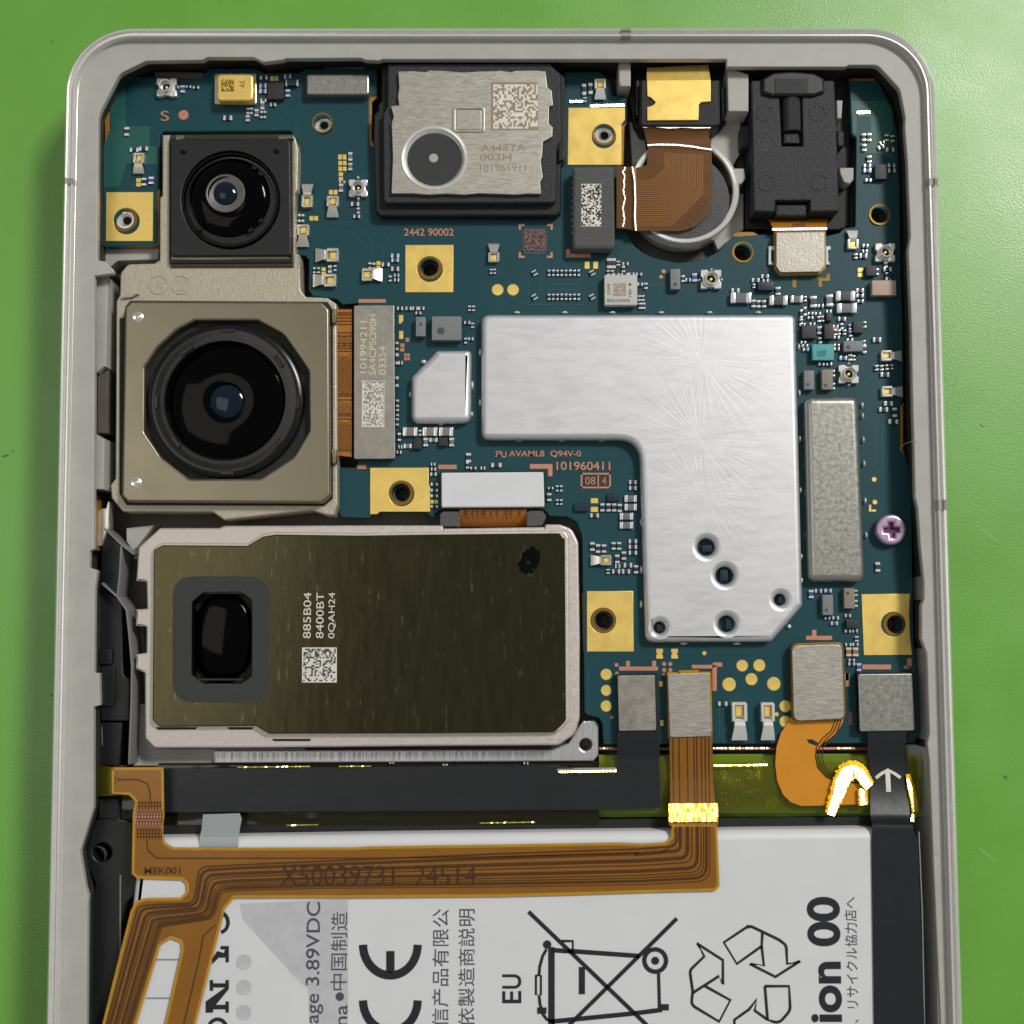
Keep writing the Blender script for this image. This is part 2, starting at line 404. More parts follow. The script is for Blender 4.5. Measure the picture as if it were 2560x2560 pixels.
def glint(name, path, wd, z, m, parent, step=2.2, jit=0.25, seed=1, **kw):
    "highlight put into the shape: a row of small facets, each leaning to the lamp, along a polyline in frame px; wd in px, one value or a list"
    rg = random.Random(seed); wd = wd if isinstance(wd, (list, tuple)) else [wd]
    pts = [Vector(q) for q in path]; cum = [0]
    for a, b in zip(pts, pts[1:]): cum.append(cum[-1]+(b-a).length)
    n = max(2, int(cum[-1]/step)); bm = bmesh.new(); c = P(path[0], z)
    def at(t):
        for i in range(len(pts)-1):
            if t <= cum[i+1]+1e-6: return pts[i].lerp(pts[i+1], (t-cum[i])/max(1e-6, cum[i+1]-cum[i])), (pts[i+1]-pts[i]).normalized()
        return pts[-1], (pts[-1]-pts[-2]).normalized()
    for k in range(n):
        u0, u1 = k/n, (k+1)/n
        f = u0*(len(wd)-1); i = min(int(f), len(wd)-1); ww = wd[i]+(wd[min(i+1, len(wd)-1)]-wd[i])*(f-i); ww *= rg.uniform(0.85, 1.1)
        p0, d0 = at(u0*cum[-1]); p1, d1 = at(u1*cum[-1]+0.3)
        mid = P((p0+p1)/2, z); L = lean_at(mid)*rg.uniform(1-jit, 1+jit); vs = []
        for q, d, sg in ((p0, d0, -1), (p1, d1, -1), (p1, d1, 1), (p0, d0, 1)):
            w_ = P(q+Vector((-d.y, d.x))*ww/2*sg, z); w_.z -= (w_-mid).dot(L); vs.append(bm.verts.new(w_-c))
        bm.faces.new(vs)
    bm.normal_update()
    for f in bm.faces:
        if f.normal.z < 0: f.normal_flip()
    me = bpy.data.meshes.new(name); bm.to_mesh(me); bm.free()
    return add(name, me, c, m, parent, **kw)


# ------------------------------------------------------------------ table
bm = bmesh.new(); bmesh.ops.create_grid(bm, x_segments=2, y_segments=2, size=45)
me = bpy.data.meshes.new('table'); bm.to_mesh(me); bm.free()
TBL = add('table', me, (0, 0, 0), 'table_plastic', kind='structure', label='smooth green plastic work table top under the opened phone')

for q, wd, m in (([(1838, 988), (1858, 1004), (1884, 1022)], 1.2, 'scuff_light'), ([(1800, 440), (1822, 452)], 1.2, 'scuff_light'), ([(1296, 60), (1322, 76)], 1.6, 'scuff_dark'), ([(1850, 800), (1856, 806)], 2.5, 'scuff_dark'), ([(5, 862), (16, 858)], 4.0, 'scuff_dark'), ([(22, 850), (26, 853)], 2.5, 'scuff_dark'), ([(1894, 1464), (1900, 1469)], 5.0, 'scuff_dark'), ([(96, 1310), (100, 1314)], 3.0, 'scuff_dark'), ([(95, 78), (99, 80)], 3.0, 'scuff_dark'), ([(700, 24), (722, 30)], 1.0, 'scuff_light'), ([(1560, 30), (1600, 22)], 1.0, 'scuff_light'), ([(1846, 1600), (1880, 1625)], 1.2, 'scuff_light')):
    lines('scuff', [q], wd, 0.0012, m, TBL, th=0.001)
# ------------------------------------------------------------------ phone frame
FR = thing('phone_frame', (966, 1100), 0.02, 'pale metallic phone frame with rounded corners lying open on the green table', 'phone frame')
def outline(z=0.58):
    c = [P((131, 63), z), P((1757, 62), z), P((1829, 2560), z), P((80, 2560), z)]
    out = []; R = 0.60
    for i, b in enumerate(c):
        a, d = c[i-1], c[(i+1) % 4]
        u, v = (a-b).normalized(), (d-b).normalized(); th = math.acos(u.dot(v))
        cen = b+(u+v).normalized()*(R/math.sin(th/2)); t = R/math.tan(th/2)
        p0, p1 = b+u*t-cen, b+v*t-cen
        a0 = math.atan2(p0.y, p0.x); da = (math.atan2(p1.y, p1.x)-a0+math.pi) % (2*math.pi)-math.pi
        for k in range(13): out.append((cen+Vector((math.cos(a0+da*k/12), math.sin(a0+da*k/12), 0))*R))
    return out
ring = outline()
def inset(ring, d):
    n = len(ring); out = []
    for i in range(n):
        t = (ring[(i+1) % n]-ring[i-1]); t.z = 0; t.normalize(); nr = Vector((t.y, -t.x, 0))
        out.append(ring[i]+nr*d)
    return out
cen = sum(ring, Vector())/len(ring)
if (inset(ring, 0.1)[5]-cen).length > (ring[5]-cen).length: ring = ring[::-1]
def loft(name, prof, m, parent):
    bm = bmesh.new(); V = []
    for d, z in prof: V.append([bm.verts.new((q.x, q.y, z)) for q in inset(ring, d)])
    n = len(ring)
    for a, b in zip(V, V[1:]):
        for k in range(n): bm.faces.new((a[k], a[(k+1) % n], b[(k+1) % n], b[k]))
    bmesh.ops.recalc_face_normals(bm, faces=bm.faces)
    me = bpy.data.meshes.new(name); bm.to_mesh(me); bm.free(); smooth(me, 30)
    c = Vector((0, 0, 0)); o = add(name, me, c, m, parent)
    return o
loft('outer_rim', [(0.20, 0.02), (0.10, 0.02), (0.03, 0.10), (0.0, 0.25), (0.0, 0.52), (0.015, 0.66), (0.035, 0.735), (0.052, 0.765), (0.062, 0.775), (0.074, 0.770), (0.082, 0.745), (0.098, 0.742), (0.104, 0.764), (0.116, 0.764), (0.122, 0.70), (0.20, 0.66), (0.20, 0.02)], 'rim_metal', FR)
# inner ledge: outline just inside the rim, cut out along the traced inner edge
lz = 0.70
ledge_out = [(q.x, q.y) for q in inset(ring, 0.119)]
inner = ([(163, 1932), (165, 1700), (166, 1691), (161, 1676, 8), (150.5, 1607, 30), (175.5, 1525, 8), (176, 1334), (188, 1331, 2), (186.5, 1270, 2), (177, 1270, 2), (178.6, 1106), (183, 1076, 3), (168, 1071, 3), (169, 1040), (177, 1036, 3), (177, 943), (178, 660), (178, 520), (213, 516, 3), (213, 508, 3), (198, 493, 4), (183, 491, 3), (185, 217, 60), (225, 139, 30), (275.5, 114.7, 20)]
  + [(382, 113), (391, 107.8, 3), (478.6, 107.8, 8), (497, 117, 8), (535, 112.5, 3), (538, 110), (680, 109), (690, 113, 5), (716, 114), (721, 111.5), (1050, 111.5), (1191, 111.5), (1371, 111.5, 1), (1371, 126, 2), (1596, 126), (1602, 122.5), (1656, 122.5, 20), (1698, 168, 24), (1708, 221), (1707, 240), (1712, 301), (1715, 376), (1718, 446), (1714, 473), (1719.7, 620), (1722.6, 770), (1725, 853), (1726.7, 937), (1732, 959, 5), (1736.5, 1026), (1743.6, 1100), (1743.6, 1131, 5), (1739, 1142, 5), (1739, 1205, 5), (1749, 1233, 5), (1751, 1295), (1754, 1383, 4), (1750, 1402, 4), (1754, 1437), (1762, 1645), (1775, 1932), (1800, 2500), (120, 2500)])
c = cen.copy()
rings = [[(Vector((x, y, 0))-Vector((c.x, c.y, 0))) for x, y in ledge_out], [P(q, lz)-Vector((c.x, c.y, lz)) for q in rnd(inner)]]
me = curve_mesh(rings, 0.07, 0.008, 1); me.transform(Matrix.Translation((0, 0, 0.035))); smooth(me); crisp(me)
add('ledge', me, (c.x, c.y, lz-0.07), 'frame_paint', FR)
def grow(pts, d):
    out = []; n = len(pts)
    for i, q in enumerate(pts):
        t = Vector(pts[(i+1) % n])-Vector(pts[i-1]); t.normalize(); out.append((q[0]-t.y*d*SGN, q[1]+t.x*d*SGN))
    return out
ir = rnd(inner); SGN = 1
if abs(sum(a[0]*b[1]-b[0]*a[1] for a, b in zip(grow(ir, 2), grow(ir, 2)[1:]))) < abs(sum(a[0]*b[1]-b[0]*a[1] for a, b in zip(ir, ir[1:]))): SGN = -1
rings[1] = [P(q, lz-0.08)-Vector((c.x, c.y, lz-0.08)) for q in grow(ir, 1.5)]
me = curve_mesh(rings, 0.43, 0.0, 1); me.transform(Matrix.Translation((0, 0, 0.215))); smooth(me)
add('shaded_inner_wall', me, (c.x, c.y, lz-0.5), 'shaded_inner_wall', FR)
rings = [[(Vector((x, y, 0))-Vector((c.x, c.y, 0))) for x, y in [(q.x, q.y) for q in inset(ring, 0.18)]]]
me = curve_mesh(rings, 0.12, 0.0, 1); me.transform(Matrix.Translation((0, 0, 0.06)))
add('floor_plate', me, (c.x, c.y, 0.10), 'recess_grey', FR)
def slit(p, q):
    a, b = P(p, 0.58), P(q, 0.58); a.z = b.z = 0; t = (b-a).normalized(); nr = Vector((-t.y, t.x, 0))
    if nr.dot(Vector((cen.x, cen.y, 0))-a) < 0: nr = -nr
    bm = bmesh.new(); rows = []
    for d, z in ((-0.002, 0.25), (-0.002, 0.52), (0.013, 0.662), (0.033, 0.738), (0.051, 0.7665), (0.062, 0.777), (0.074, 0.772), (0.083, 0.755), (0.104, 0.7655), (0.118, 0.7655), (0.124, 0.702)):
        rows.append([bm.verts.new((w_.x-a.x, w_.y-a.y, z-0.25)) for w_ in (a+nr*d, b+nr*d)])
    for r0, r1 in zip(rows, rows[1:]): bm.faces.new((r0[0], r0[1], r1[1], r1[0]))
    bmesh.ops.recalc_face_normals(bm, faces=bm.faces)
    me = bpy.data.meshes.new('antenna_slit'); bm.to_mesh(me); bm.free(); smooth(me, 30)
    add('antenna_slit', me, (a.x, a.y, 0.25), 'slit_plastic', FR)
def edge_at(x=None, y=None, side='L'):
    A, B = {'L': ((131, 63), (80, 2560)), 'R': ((1757, 62), (1829, 2560)), 'T': ((131, 63), (1757, 62))}[side]
    t = (x-A[0])/(B[0]-A[0]) if side == 'T' else (y-A[1])/(B[1]-A[1])
    return (A[0]+(B[0]-A[0])*t, A[1]+(B[1]-A[1])*t)
slit(edge_at(x=1168, side='T'), edge_at(x=1186, side='T')); slit(edge_at(y=351, side='R'), edge_at(y=364, side='R'))
slit(edge_at(y=351, side='L'), edge_at(y=362, side='L')); slit(edge_at(y=947, side='R'), edge_at(y=966, side='R'))
# pieces of the frame beside and under the modules
plate('rail_insert', vD([(330, 205), (412, 215), (400, 765), (385, 765), (345, 800), (330, 790)]), 0.58, 0.3, 'frame_paint', FR, bev=0.01)
plate('rail_insert', vD([(330, 805), (345, 805), (385, 772), (412, 772), (408, 1165), (318, 1165)]), 0.50, 0.25, 'recess_grey', FR, bev=0.01)
plate('rail_insert', vD([(318, 1172), (340, 1172), (372, 1200), (390, 1200), (385, 1505), (312, 1505)]), 0.60, 0.3, 'frame_paint', FR, bev=0.01)
plate('screw_pocket', vA([(345, 1345), (720, 1345), (712, 1420), (470, 1430), (420, 1470), (345, 1440)]), 0.38, 0.2, 'frame_paint', FR, bev=0.01)
plate('standoff', vX([(940, 130), (1130, 195), (1130, 520), (950, 520)]), 0.60, 0.38, 'frame_paint', FR, bev=0.012)
plate('standoff', vX([(-10, 70), (95, 70), (95, 300), (0, 300), (-10, 250)]), 0.60, 0.38, 'frame_paint', FR, bev=0.012)
plate('standoff', vX([(965, 1020), (1090, 1020), (1105, 1110, 20), (1060, 1165, 30), (985, 1130)]), 0.52, 0.3, 'frame_paint', FR, bev=0.012)
plate('standoff', vV([(92, 815), (265, 815), (262, 960, 20), (215, 1015, 30), (140, 990, 20), (95, 880)]), 0.50, 0.28, 'frame_paint', FR, bev=0.012)
plate('standoff', vV([(55, 0), (130, 0), (118, 220), (60, 225)]), 0.52, 0.3, 'frame_paint', FR, bev=0.012)
plate('pocket_wall', vX([(790, 660), (920, 560), (1060, 560), (1060, 880), (985, 1010), (800, 900)]), 0.36, 0.14, 'frame_paint', FR, bev=0.01)
plate('pocket_wall', vX([(80, 600), (110, 1000), (240, 900), (215, 700)]), 0.33, 0.11, 'frame_paint', FR, bev=0.01)
plate('pocket_wall', vX([(960, 1240), (1085, 1240), (1085, 1560), (980, 1640), (860, 1740), (800, 1600)]), 0.34, 0.12, 'frame_paint', FR, bev=0.01)
plate('pocket_wall', vG([(520, 170), (690, 150), (590, 280), (560, 310), (520, 250)]), 0.40, 0.18, 'frame_paint', FR, bev=0.01)
plate('pocket_wall', vG([(560, 1230), (640, 1230), (640, 1440), (700, 1500), (1600, 1500), (1600, 1600), (560, 1610)]), 0.34, 0.12, 'frame_paint', FR, bev=0.01)
plate('milled_rail', vH([(-640, 1515), (1400, 1508), (1500, 1470, 20), (1570, 1360, 20), (1590, 1335, 10), (1665, 1330, 14), (1685, 1365, 14), (1680, 1545, 12), (1650, 1578, 12), (-640, 1590)]), 0.40, 0.18, 'rail_milled', FR, holes=[vH(1605, 1478)+(12,)], bev=0.012)
plate('corner_bracket', vI([(1640, 1312), (1700, 1312), (1745, 1330), (1752, 1400), (1650, 1400)]), 0.40, 0.18, 'frame_paint', FR, bev=0.01)
plate('top_rib', vB([(20, 225), (360, 225), (360, 270), (20, 265)]), 0.42, 0.2, 'frame_paint', FR, bev=0.01)
plate('clear_tab', vA([(693, 290), (985, 295), (1000, 330), (693, 330)]), 0.44, 0.02, 'recess_grey', FR)
BOSS = [(vA(522, 1190), 1), (vA(1712, 615), 1), (vB(1713, 677), 1), (vE(663, 175), 0), (vE(492, 1530), 0), (vH(1710, 728), 0), (vU(1470, 755), 0), (vC(760, 1235), 0), (vC(1490, 1035), 0)]
for p, shiny in BOSS:
    if shiny: lathe('boss_dark_disc', (p[0]+1.5, p[1]-1), [(0, 0.449), (0.036, 0.4495)], 'gloss_black', FR, n=20)  # black disc on the boss stands in for its shaded hole
    lathe('screw_boss', p, [(0.05, 0.22), (0.05, 0.24), (0.062, 0.36), (0.075, 0.375), (0.11, 0.37), (0.11, 0.22)] if not shiny else [(0.0, 0.30), (0.03, 0.30), (0.046, 0.42), (0.066, 0.448), (0.080, 0.448), (0.09, 0.42), (0.09, 0.22)], 'bright_metal' if shiny else 'recess_grey', FR, n=28, z0=0.40)

# ------------------------------------------------------------------ circuit board
BD = thing('circuit_board', (1300, 800), ZB-0.08, 'dark teal circuit board crowded with chips and shields around the cameras', 'circuit board')
board = ([(207, 183, 6), (241, 145, 8), (291, 144.5), (325.5, 145), (331, 148.4, 4), (377, 148.4, 4), (388, 136, 4), (394, 129, 5), (482, 129, 10), (500.5, 138, 8), (566, 138, 6), (575.5, 130, 5), (711, 130.5, 4), (712, 180, 3), (697, 183, 3), (697, 276, 3), (707, 280, 3), (710, 406, 6), (919, 408, 3), (930, 414, 4), (1014, 414, 4), (1024, 408, 3), (1057, 408, 5), (1057, 317, 4), (1064, 312, 3), (1065, 136, 3), (1132, 135, 12), (1151, 152, 10), (1155, 180, 4), (1182, 186, 4), (1183, 230, 4), (1174, 237, 4), (1172.5, 305), (1164, 420), (1182.7, 438), (1195.6, 463.5), (1213, 477), (1234, 487), (1277, 495.7), (1320, 491.4), (1352.5, 476.4), (1382, 447, 5), (1434, 442.6), (1557, 446, 5), (1584, 439), (1592.6, 430, 6), (1613.7, 428.6, 4), (1615.5, 260, 3), (1606.7, 252.7, 3), (1603, 151.5, 3), (1656, 152.5, 4), (1682, 200, 5), (1694, 256), (1698, 361.7), (1700, 528), (1702, 561), (1705, 678), (1703, 755, 4), (1698, 769, 4), (1698, 850, 4), (1710, 861.6, 4), (1717, 895), (1720, 966), (1722, 1121), (1725, 1236), (1731, 1283), (1735, 1383, 6), (1726, 1402, 8), (1139, 1404, 4), (1137, 1366, 5), (1130, 1354, 5), (1110, 1349.5, 5), (1103, 1344, 4), (1101.5, 1207), (1100, 1131), (1098.5, 1010), (1088, 984, 12), (1069.5, 974.7), (1037, 973.5, 5), (1030, 965, 4), (1022, 961), (829, 963), (815, 977, 4), (803, 965, 3), (707, 965, 3), (697.6, 977, 3), (644.4, 976, 6), (638, 965, 5), (638, 887, 6), (644.4, 882), (676, 882), (676, 572), (647, 574.7), (635, 563.7), (591, 559, 6), (583, 546.5, 5), (583, 490, 5), (575.5, 482, 4), (561, 481, 2), (559, 364), (566, 357), (566, 276.5), (557, 258, 6), (548, 246.5, 4), (308, 248, 4), (302, 255), (300, 354), (296, 362, 3), (299, 455, 4), (291, 463, 5), (200.5, 465.6, 6), (193, 455, 5), (194.5, 358), (196.5, 276.5, 4), (204, 268, 3), (207, 251.5)])
HOLES = [(vA(522, 1190), 60), (vA(1712, 615), 54), (vB(1713, 677), 58), (vE(663, 175), 58), (vE(492, 1530), 58), (vH(1710, 728), 58), (vU(1470, 755), 128*0.45), (vC(760, 1235), 48*1.125), (vC(1490, 1035), 48*1.125)]
HR = [60*.3125, 52*.3125, 57*.3125, 56*.3125, 57*.3125, 57*.3125, 120*.14062, 47*.3516, 47*.3516]
plate('board_panel', board, ZB, 0.08, 'board_mask', BD, holes=[p+(r,) for (p, _), r in zip(HOLES, HR)], bev=0.006)
# bare edges of the board
ez = ZB-0.006
for q in (vA([(398, 735), (388, 735), (393, 700), (392, 545), (400, 470), (424, 455), (424, 715), (405, 745)]), vA([(375, 1000), (402, 1000), (402, 1315), (690, 1312), (690, 1040), (715, 995), (724, 1000), (722, 1050), (716, 1195), (722, 1300), (716, 1330), (690, 1342), (395, 1345), (372, 1315)]), vA([(1532, 700), (1570, 740), (1572, 1000), (1545, 1018), (1530, 1000)]), vB([(345, 430), (300, 438), (289, 460), (289, 725), (330, 750), (335, 740), (312, 700), (312, 470), (345, 445)]), vB([(1010, 1152), (1345, 1152), (1330, 1185), (1305, 1194), (1050, 1194), (1022, 1180)]), vB([(1838, 580), (1856, 590), (1838, 620), (1832, 850), (1812, 850), (1812, 600)]), vX([(1000, 1595), (1040, 1580), (1170, 1580), (1225, 1612), (1225, 1622), (985, 1622)]), vU([(1685, 350), (1722, 360), (1728, 1170), (1712, 1180)]), vT([(1610, 30), (1560, 90), (1556, 690), (1640, 770), (1600, 690), (1600, 100)]), vH([(1585, 560), (1612, 560), (1612, 915), (1592, 915)]), vC([(1340, 292), (1475, 292), (1475, 312), (1340, 312)])):
    plate('board_edging', q, ez, 0.06, 'board_edge', BD, bev=0.003)
# copper-free mask areas
mz = ZB+0.0015
for q in (vM([(75, 830), (140, 660), (140, 370), (180, 315), (285, 230), (285, 640), (520, 640), (520, 830), (600, 830), (600, 1000), (480, 1010), (300, 1000), (230, 1220), (75, 1240)]), vV([(232, 10), (660, 10), (730, 130), (735, 360), (700, 420), (470, 420), (470, 200), (300, 200), (300, 400), (260, 400)]), vV([(330, 420), (340, 640), (560, 640), (700, 700), (740, 700), (740, 420)])):
    plate('mask_window', q, mz, 0.003, 'board_green', BD)

D('board_track', '1b5257', 0.45)
for q in (vM([(960, 340), (1100, 500)]), vM([(990, 330), (1130, 480)]), vA([(1240, 470), (1450, 470), (1560, 580), (1560, 900)]), vA([(1250, 490), (1440, 490), (1545, 595), (1545, 900)]), vE([(1100, 320), (1250, 390), (1280, 390), (1600, 390)]), vE([(1260, 235), (1330, 235), (1330, 330), (1260, 330), (1260, 235)]), vE([(1370, 270), (1560, 270)]), vE([(1370, 300), (1560, 300)]), vR([(1090, 300), (1260, 300)]), vS([(1390, 1240), (1480, 1150), (1500, 1150)]), vT([(1230, 320), (1230, 900), (1290, 980)]), vT([(1320, 330), (1320, 950)]), vN([(600, 1000), (900, 1000), (1100, 1200), (1100, 1400)]), vN([(620, 1100), (850, 1100), (1050, 1300)]), vW([(130, 780), (130, 300), (250, 180)]), vI([(450, 900), (640, 1100), (640, 1280)]), vB([(460, 1250), (380, 1330), (380, 1500)])):
    lines('board_track', [q], 1.6, ZB+0.0018, 'board_track', BD)
# gold screw pads with the bare ring round each hole
PADS = [(vA([(400, 1015), (682, 1015), (680, 1310), (398, 1310)]), 0, 80*.3125, 'gold screw pad in the corner left of the small square camera'),
        (vB([(1500, 505), (1840, 505), (1840, 580, 8), (1820, 604, 8), (1820, 850), (1495, 850)]), 2, 74*.3125, 'gold screw pad between the speaker and the front camera'),
        (vE([(515, 30), (805, 30), (805, 315), (515, 315)]), 3, 78*.3125, 'square gold screw pad in the open middle of the board'),
        (vE([(303, 1375), (655, 1375), (655, 1470), (665, 1500), (665, 1640), (360, 1640), (345, 1655), (303, 1655)]), 4, 78*.3125, 'gold screw pad left of the white foam connector'),
        (vH([(1612, 550), (1890, 550), (1895, 915), (1612, 915)]), 5, 78*.3125, 'gold screw pad beside the periscope camera'),
        (vU([(1040, 352), (1690, 345), (1680, 560, 40), (1690, 900), (1718, 1165), (1072, 1170)]), 6, 168*.14062, 'gold screw pad near the right edge of the board')]
for q, hi, r, lb in PADS:
    plate('screw_pad', q, ZB+0.008, 0.012, 'gold', BD, holes=[BOSS[hi][0]+(r,)], bev=0.002, label=lb)
for i, (p, _) in enumerate(BOSS):
    R = {0: 80, 1: 64, 2: 74, 3: 78, 4: 78, 5: 78, 6: 168*.45, 7: 65, 8: 65}[i]*.3125
    k = cmpp(p, ZB)
    lathe('hole_ring', p, [(HR[i]*k*0.98, ZB-0.06), (HR[i]*k, ZB-0.005), (HR[i]*k*1.02, ZB+0.003), (R*k, ZB+0.004), (R*k+0.001, ZB-0.004)], 'dark_gold', BD, n=32)

# shields (pressed lids soldered on the board)
def shield(pts, m, bev, ht=0.11, holes=(), label=None, skirt=1.012):
    o = plate('shield_lid', pts, ZB+ht, ht+0.01, m, BD, holes=holes, bev=bev, seg=4, label=label)
    cx = sum(p[0] for p in pts)/len(pts); cy = sum(p[1] for p in pts)/len(pts)
    return o
Lpts = [(908, 592, 16), (1502, 592, 14), (1516, 1143, 10), (1457, 1211, 10), (1219, 1212, 16), (1207, 829, 42), (908, 829, 16)]
big = shield(Lpts, 'shield_worn', 0.050, holes=[vI(573, 252)+(46*.3516,), vI(672, 405)+(47*.3516,), vI(970, 535)+(31*.3516,), vI(683, 665)+(44*.3516,), vI(322, 685)+(31*.3516,)], label='large bright L-shaped shield lid with five round holes at its lower end')
bl = WL[big.name]
wear(MT['shield_worn'], [tuple((P(q, 0.56)-bl)[:2])+(r,) for q, r in (((1322, 680), 0.85), ((1320, 830), 0.8), ((1322, 930), 0.6))])
shield(vO([(325, 975, 60), (640, 648, 60), (1040, 648, 120), (1055, 700), (1050, 1530, 110), (325, 1530, 110)]), 'shield_tin', 0.050, ht=0.10, label='small rounded shield lid with one slanted corner')
shield([(1519, 748, 16), (1620, 748, 16), (1634, 1097, 16), (1527, 1097, 16)], 'worn_tin', 0.055, ht=0.12, label='tall narrow shield lid with mottled tin finish')
shield([(578, 139, 5), (697, 139, 5), (697, 178, 5), (578, 178, 5)], 'worn_tin', 0.018, ht=0.09, label='little flat shield lid beside the speaker')
# solder fillets round the foot of the shields
sb = bmesh.new(); bmesh.ops.create_uvsphere(sb, u_segments=10, v_segments=6, radius=1.0); sm = bpy.data.meshes.new('solder_joint'); sb.to_mesh(sm); sb.free(); smooth(sm, 80)
sm.materials.append(MT['solder'])
def joint(p, rx, ry):
    k = cmpp(p, ZB); o = add('solder_joint', sm, P(p, ZB), None, BD); o.scale = (rx*k, ry*k, 0.035)
JN = [(x, 590.5, 7, 3) for x in (975, 1065, 1155, 1247, 1338, 1430)] + [(906, y, 3, 8) for y in (665, 760)] + [(x, 831, 7, 3) for x in (980, 1060, 1135)] + [(1214-0.004*y, y, 3, 8) for y in (900, 985, 1075, 1140)] + [(1507+0.012*(y-700), y, 3, 7) for y in (655, 742, 828, 925, 1050, 1095)] + [(x, 1214, 8, 3) for x in (1290, 1390)] + [(1488, 1182, 5, 5)]
JN += [(1517+0.02*(y-750), y, 3, 7) for y in (800, 830, 880, 930, 1010)] + [(1627+0.03*(y-800), y, 3, 7) for y in (765, 785, 830, 875, 945, 1010)]
JN += [(vO(318, 1190)+(3, 7)), (vO(1068, 1080)+(3, 9)), (vO(480, 800)+(6, 5)), (vO(690, 1545)+(6, 3)), (vO(1062, 1430)+(3, 6))]
for q in JN: joint(q[:2], q[2], q[3])
for i in range(10): joint((1079, 332+12*i), 2.2, 2.2)

# ---- small parts, built once per kind and copied
def cap_mesh(name, body):
    bm = bmesh.new()
    cube_bm(bm, -0.30, 0.30, -0.45, 0.45, 0.02, 0.92, 0, 0.03)
    cube_bm(bm, -0.5, -0.22, -0.5, 0.5, 0, 1, 1, 0.09); cube_bm(bm, 0.22, 0.5, -0.5, 0.5, 0, 1, 1, 0.09)
    me = bpy.data.meshes.new(name); bm.to_mesh(me); bm.free(); smooth(me, 50)
    me.materials.append(MT[body]); me.materials.append(MT['solder']); return me
CAPM = {k: cap_mesh('capacitor', b) for k, b in dict(d='cap_dark', g='cap_grey', b='cap_blue', t='cap_tan', n='cap_brown', o='cap_copper').items()}
KIND = {'b': 'inductor', 'd': 'resistor', 'g': 'capacitor', 't': 'capacitor', 'n': 'capacitor', 'o': 'capacitor'}
bmq = bmesh.new(); cube_bm(bmq, -0.5, 0.5, -0.5, 0.5, 0, 1, 0, 0.04); BOXM = bpy.data.meshes.new('body_block'); bmq.to_mesh(BOXM); bmq.free(); smooth(BOXM, 50)
bmq = bmesh.new(); cube_bm(bmq, -0.5, 0.5, -0.5, 0.5, 0, 1, 0, 0.12); TERM = bpy.data.meshes.new('terminal'); bmq.to_mesh(TERM); bmq.free(); smooth(TERM, 50); TERM.materials.append(MT['solder'])
BLK = {}
def block_mesh(m):
    if m not in BLK: BLK[m] = BOXM.copy(); BLK[m].materials.append(MT[m]); BLK[m].name = m
    return BLK[m]
def smd(view, x, y, wd, ht, kind='d', rot=0):
    "two-ended part; wd x ht is the size it covers in the view, the ends lie along the longer side unless kind is upper case"
    p = view(x, y); k = cmpp(p, ZB); a, b = wd*view.s*k, ht*view.s*k
    vert = ht > wd
    L_, W_ = (b, a) if vert else (a, b)
    h = min(0.06, max(0.022, W_*0.55))
    rz = (math.pi/2 if vert else 0)+rad(rot)
    if L_*1.0/k > 17 and kind in 'tgn':                          # big enough to show its ends as pieces
        o = add('capacitor', block_mesh({'t': 'cap_tan', 'g': 'cap_grey', 'n': 'cap_brown'}[kind]), P(p, ZB), None, BD)
        o.rotation_euler = (0, 0, rz); o.scale = (L_*0.9, W_*0.94, h*0.96)
        for s in (-1, 1):
            t = bpy.data.objects.new('terminal', TERM); COL.objects.link(t); t.parent = o
            t.location = (s*0.43, 0, 0); t.scale = (0.27, 1.07, 1.05)
        return o
    o = add(KIND[kind], CAPM[kind], P(p, ZB), None, BD); o.rotation_euler = (0, 0, rz); o.scale = (L_, W_, h)
    return o
def chip(view, x, y, wd, ht, m, h=0.05, dot=None, label=None, rot=0):
    p = view(x, y); k = cmpp(p, ZB); a, b = wd*view.s*k, ht*view.s*k
    o = add('chip', block_mesh(m), P(p, ZB), None, BD, label=label); o.scale = (a, b, h); o.rotation_euler = (0, 0, rad(rot))
    if dot:
        q = view(dot[0], dot[1]); c = P(q, ZB+h)
        d = lathe('pin_mark', q, [(0, ZB+h+0.0012), (dot[2]*view.s*k, ZB+h+0.0012)], 'ink_soft', BD, n=16)
    return o
def flat(view, x, y, wd, ht, m, name='solder_pad', z=0.004):
    return plate(name, view.rect(x-wd/2, y-ht/2, x+wd/2, y+ht/2, min(wd, ht)*0.15), ZB+z, 0.008, m, BD)
def pair(view, x, y, wd, ht, m='gold'):
    if wd >= ht:
        for s in (-1, 1): flat(view, x+s*wd*0.27, y, wd*0.44, ht, m)
    else:
        for s in (-1, 1): flat(view, x, y+s*ht*0.27, wd, ht*0.44, m)
def disc(view, x, y, r, m='gold', name='test_pad'):
    p = view(x, y); k = cmpp(p, ZB)
    return lathe(name, p, [(0, ZB+0.006), (r*view.s*k*0.9, ZB+0.006), (r*view.s*k, ZB+0.002)], m, BD, n=24)
def S_(view, kind, *rows):
    for q in rows: smd(view, *q[:4], kind, *(q[4:5]))

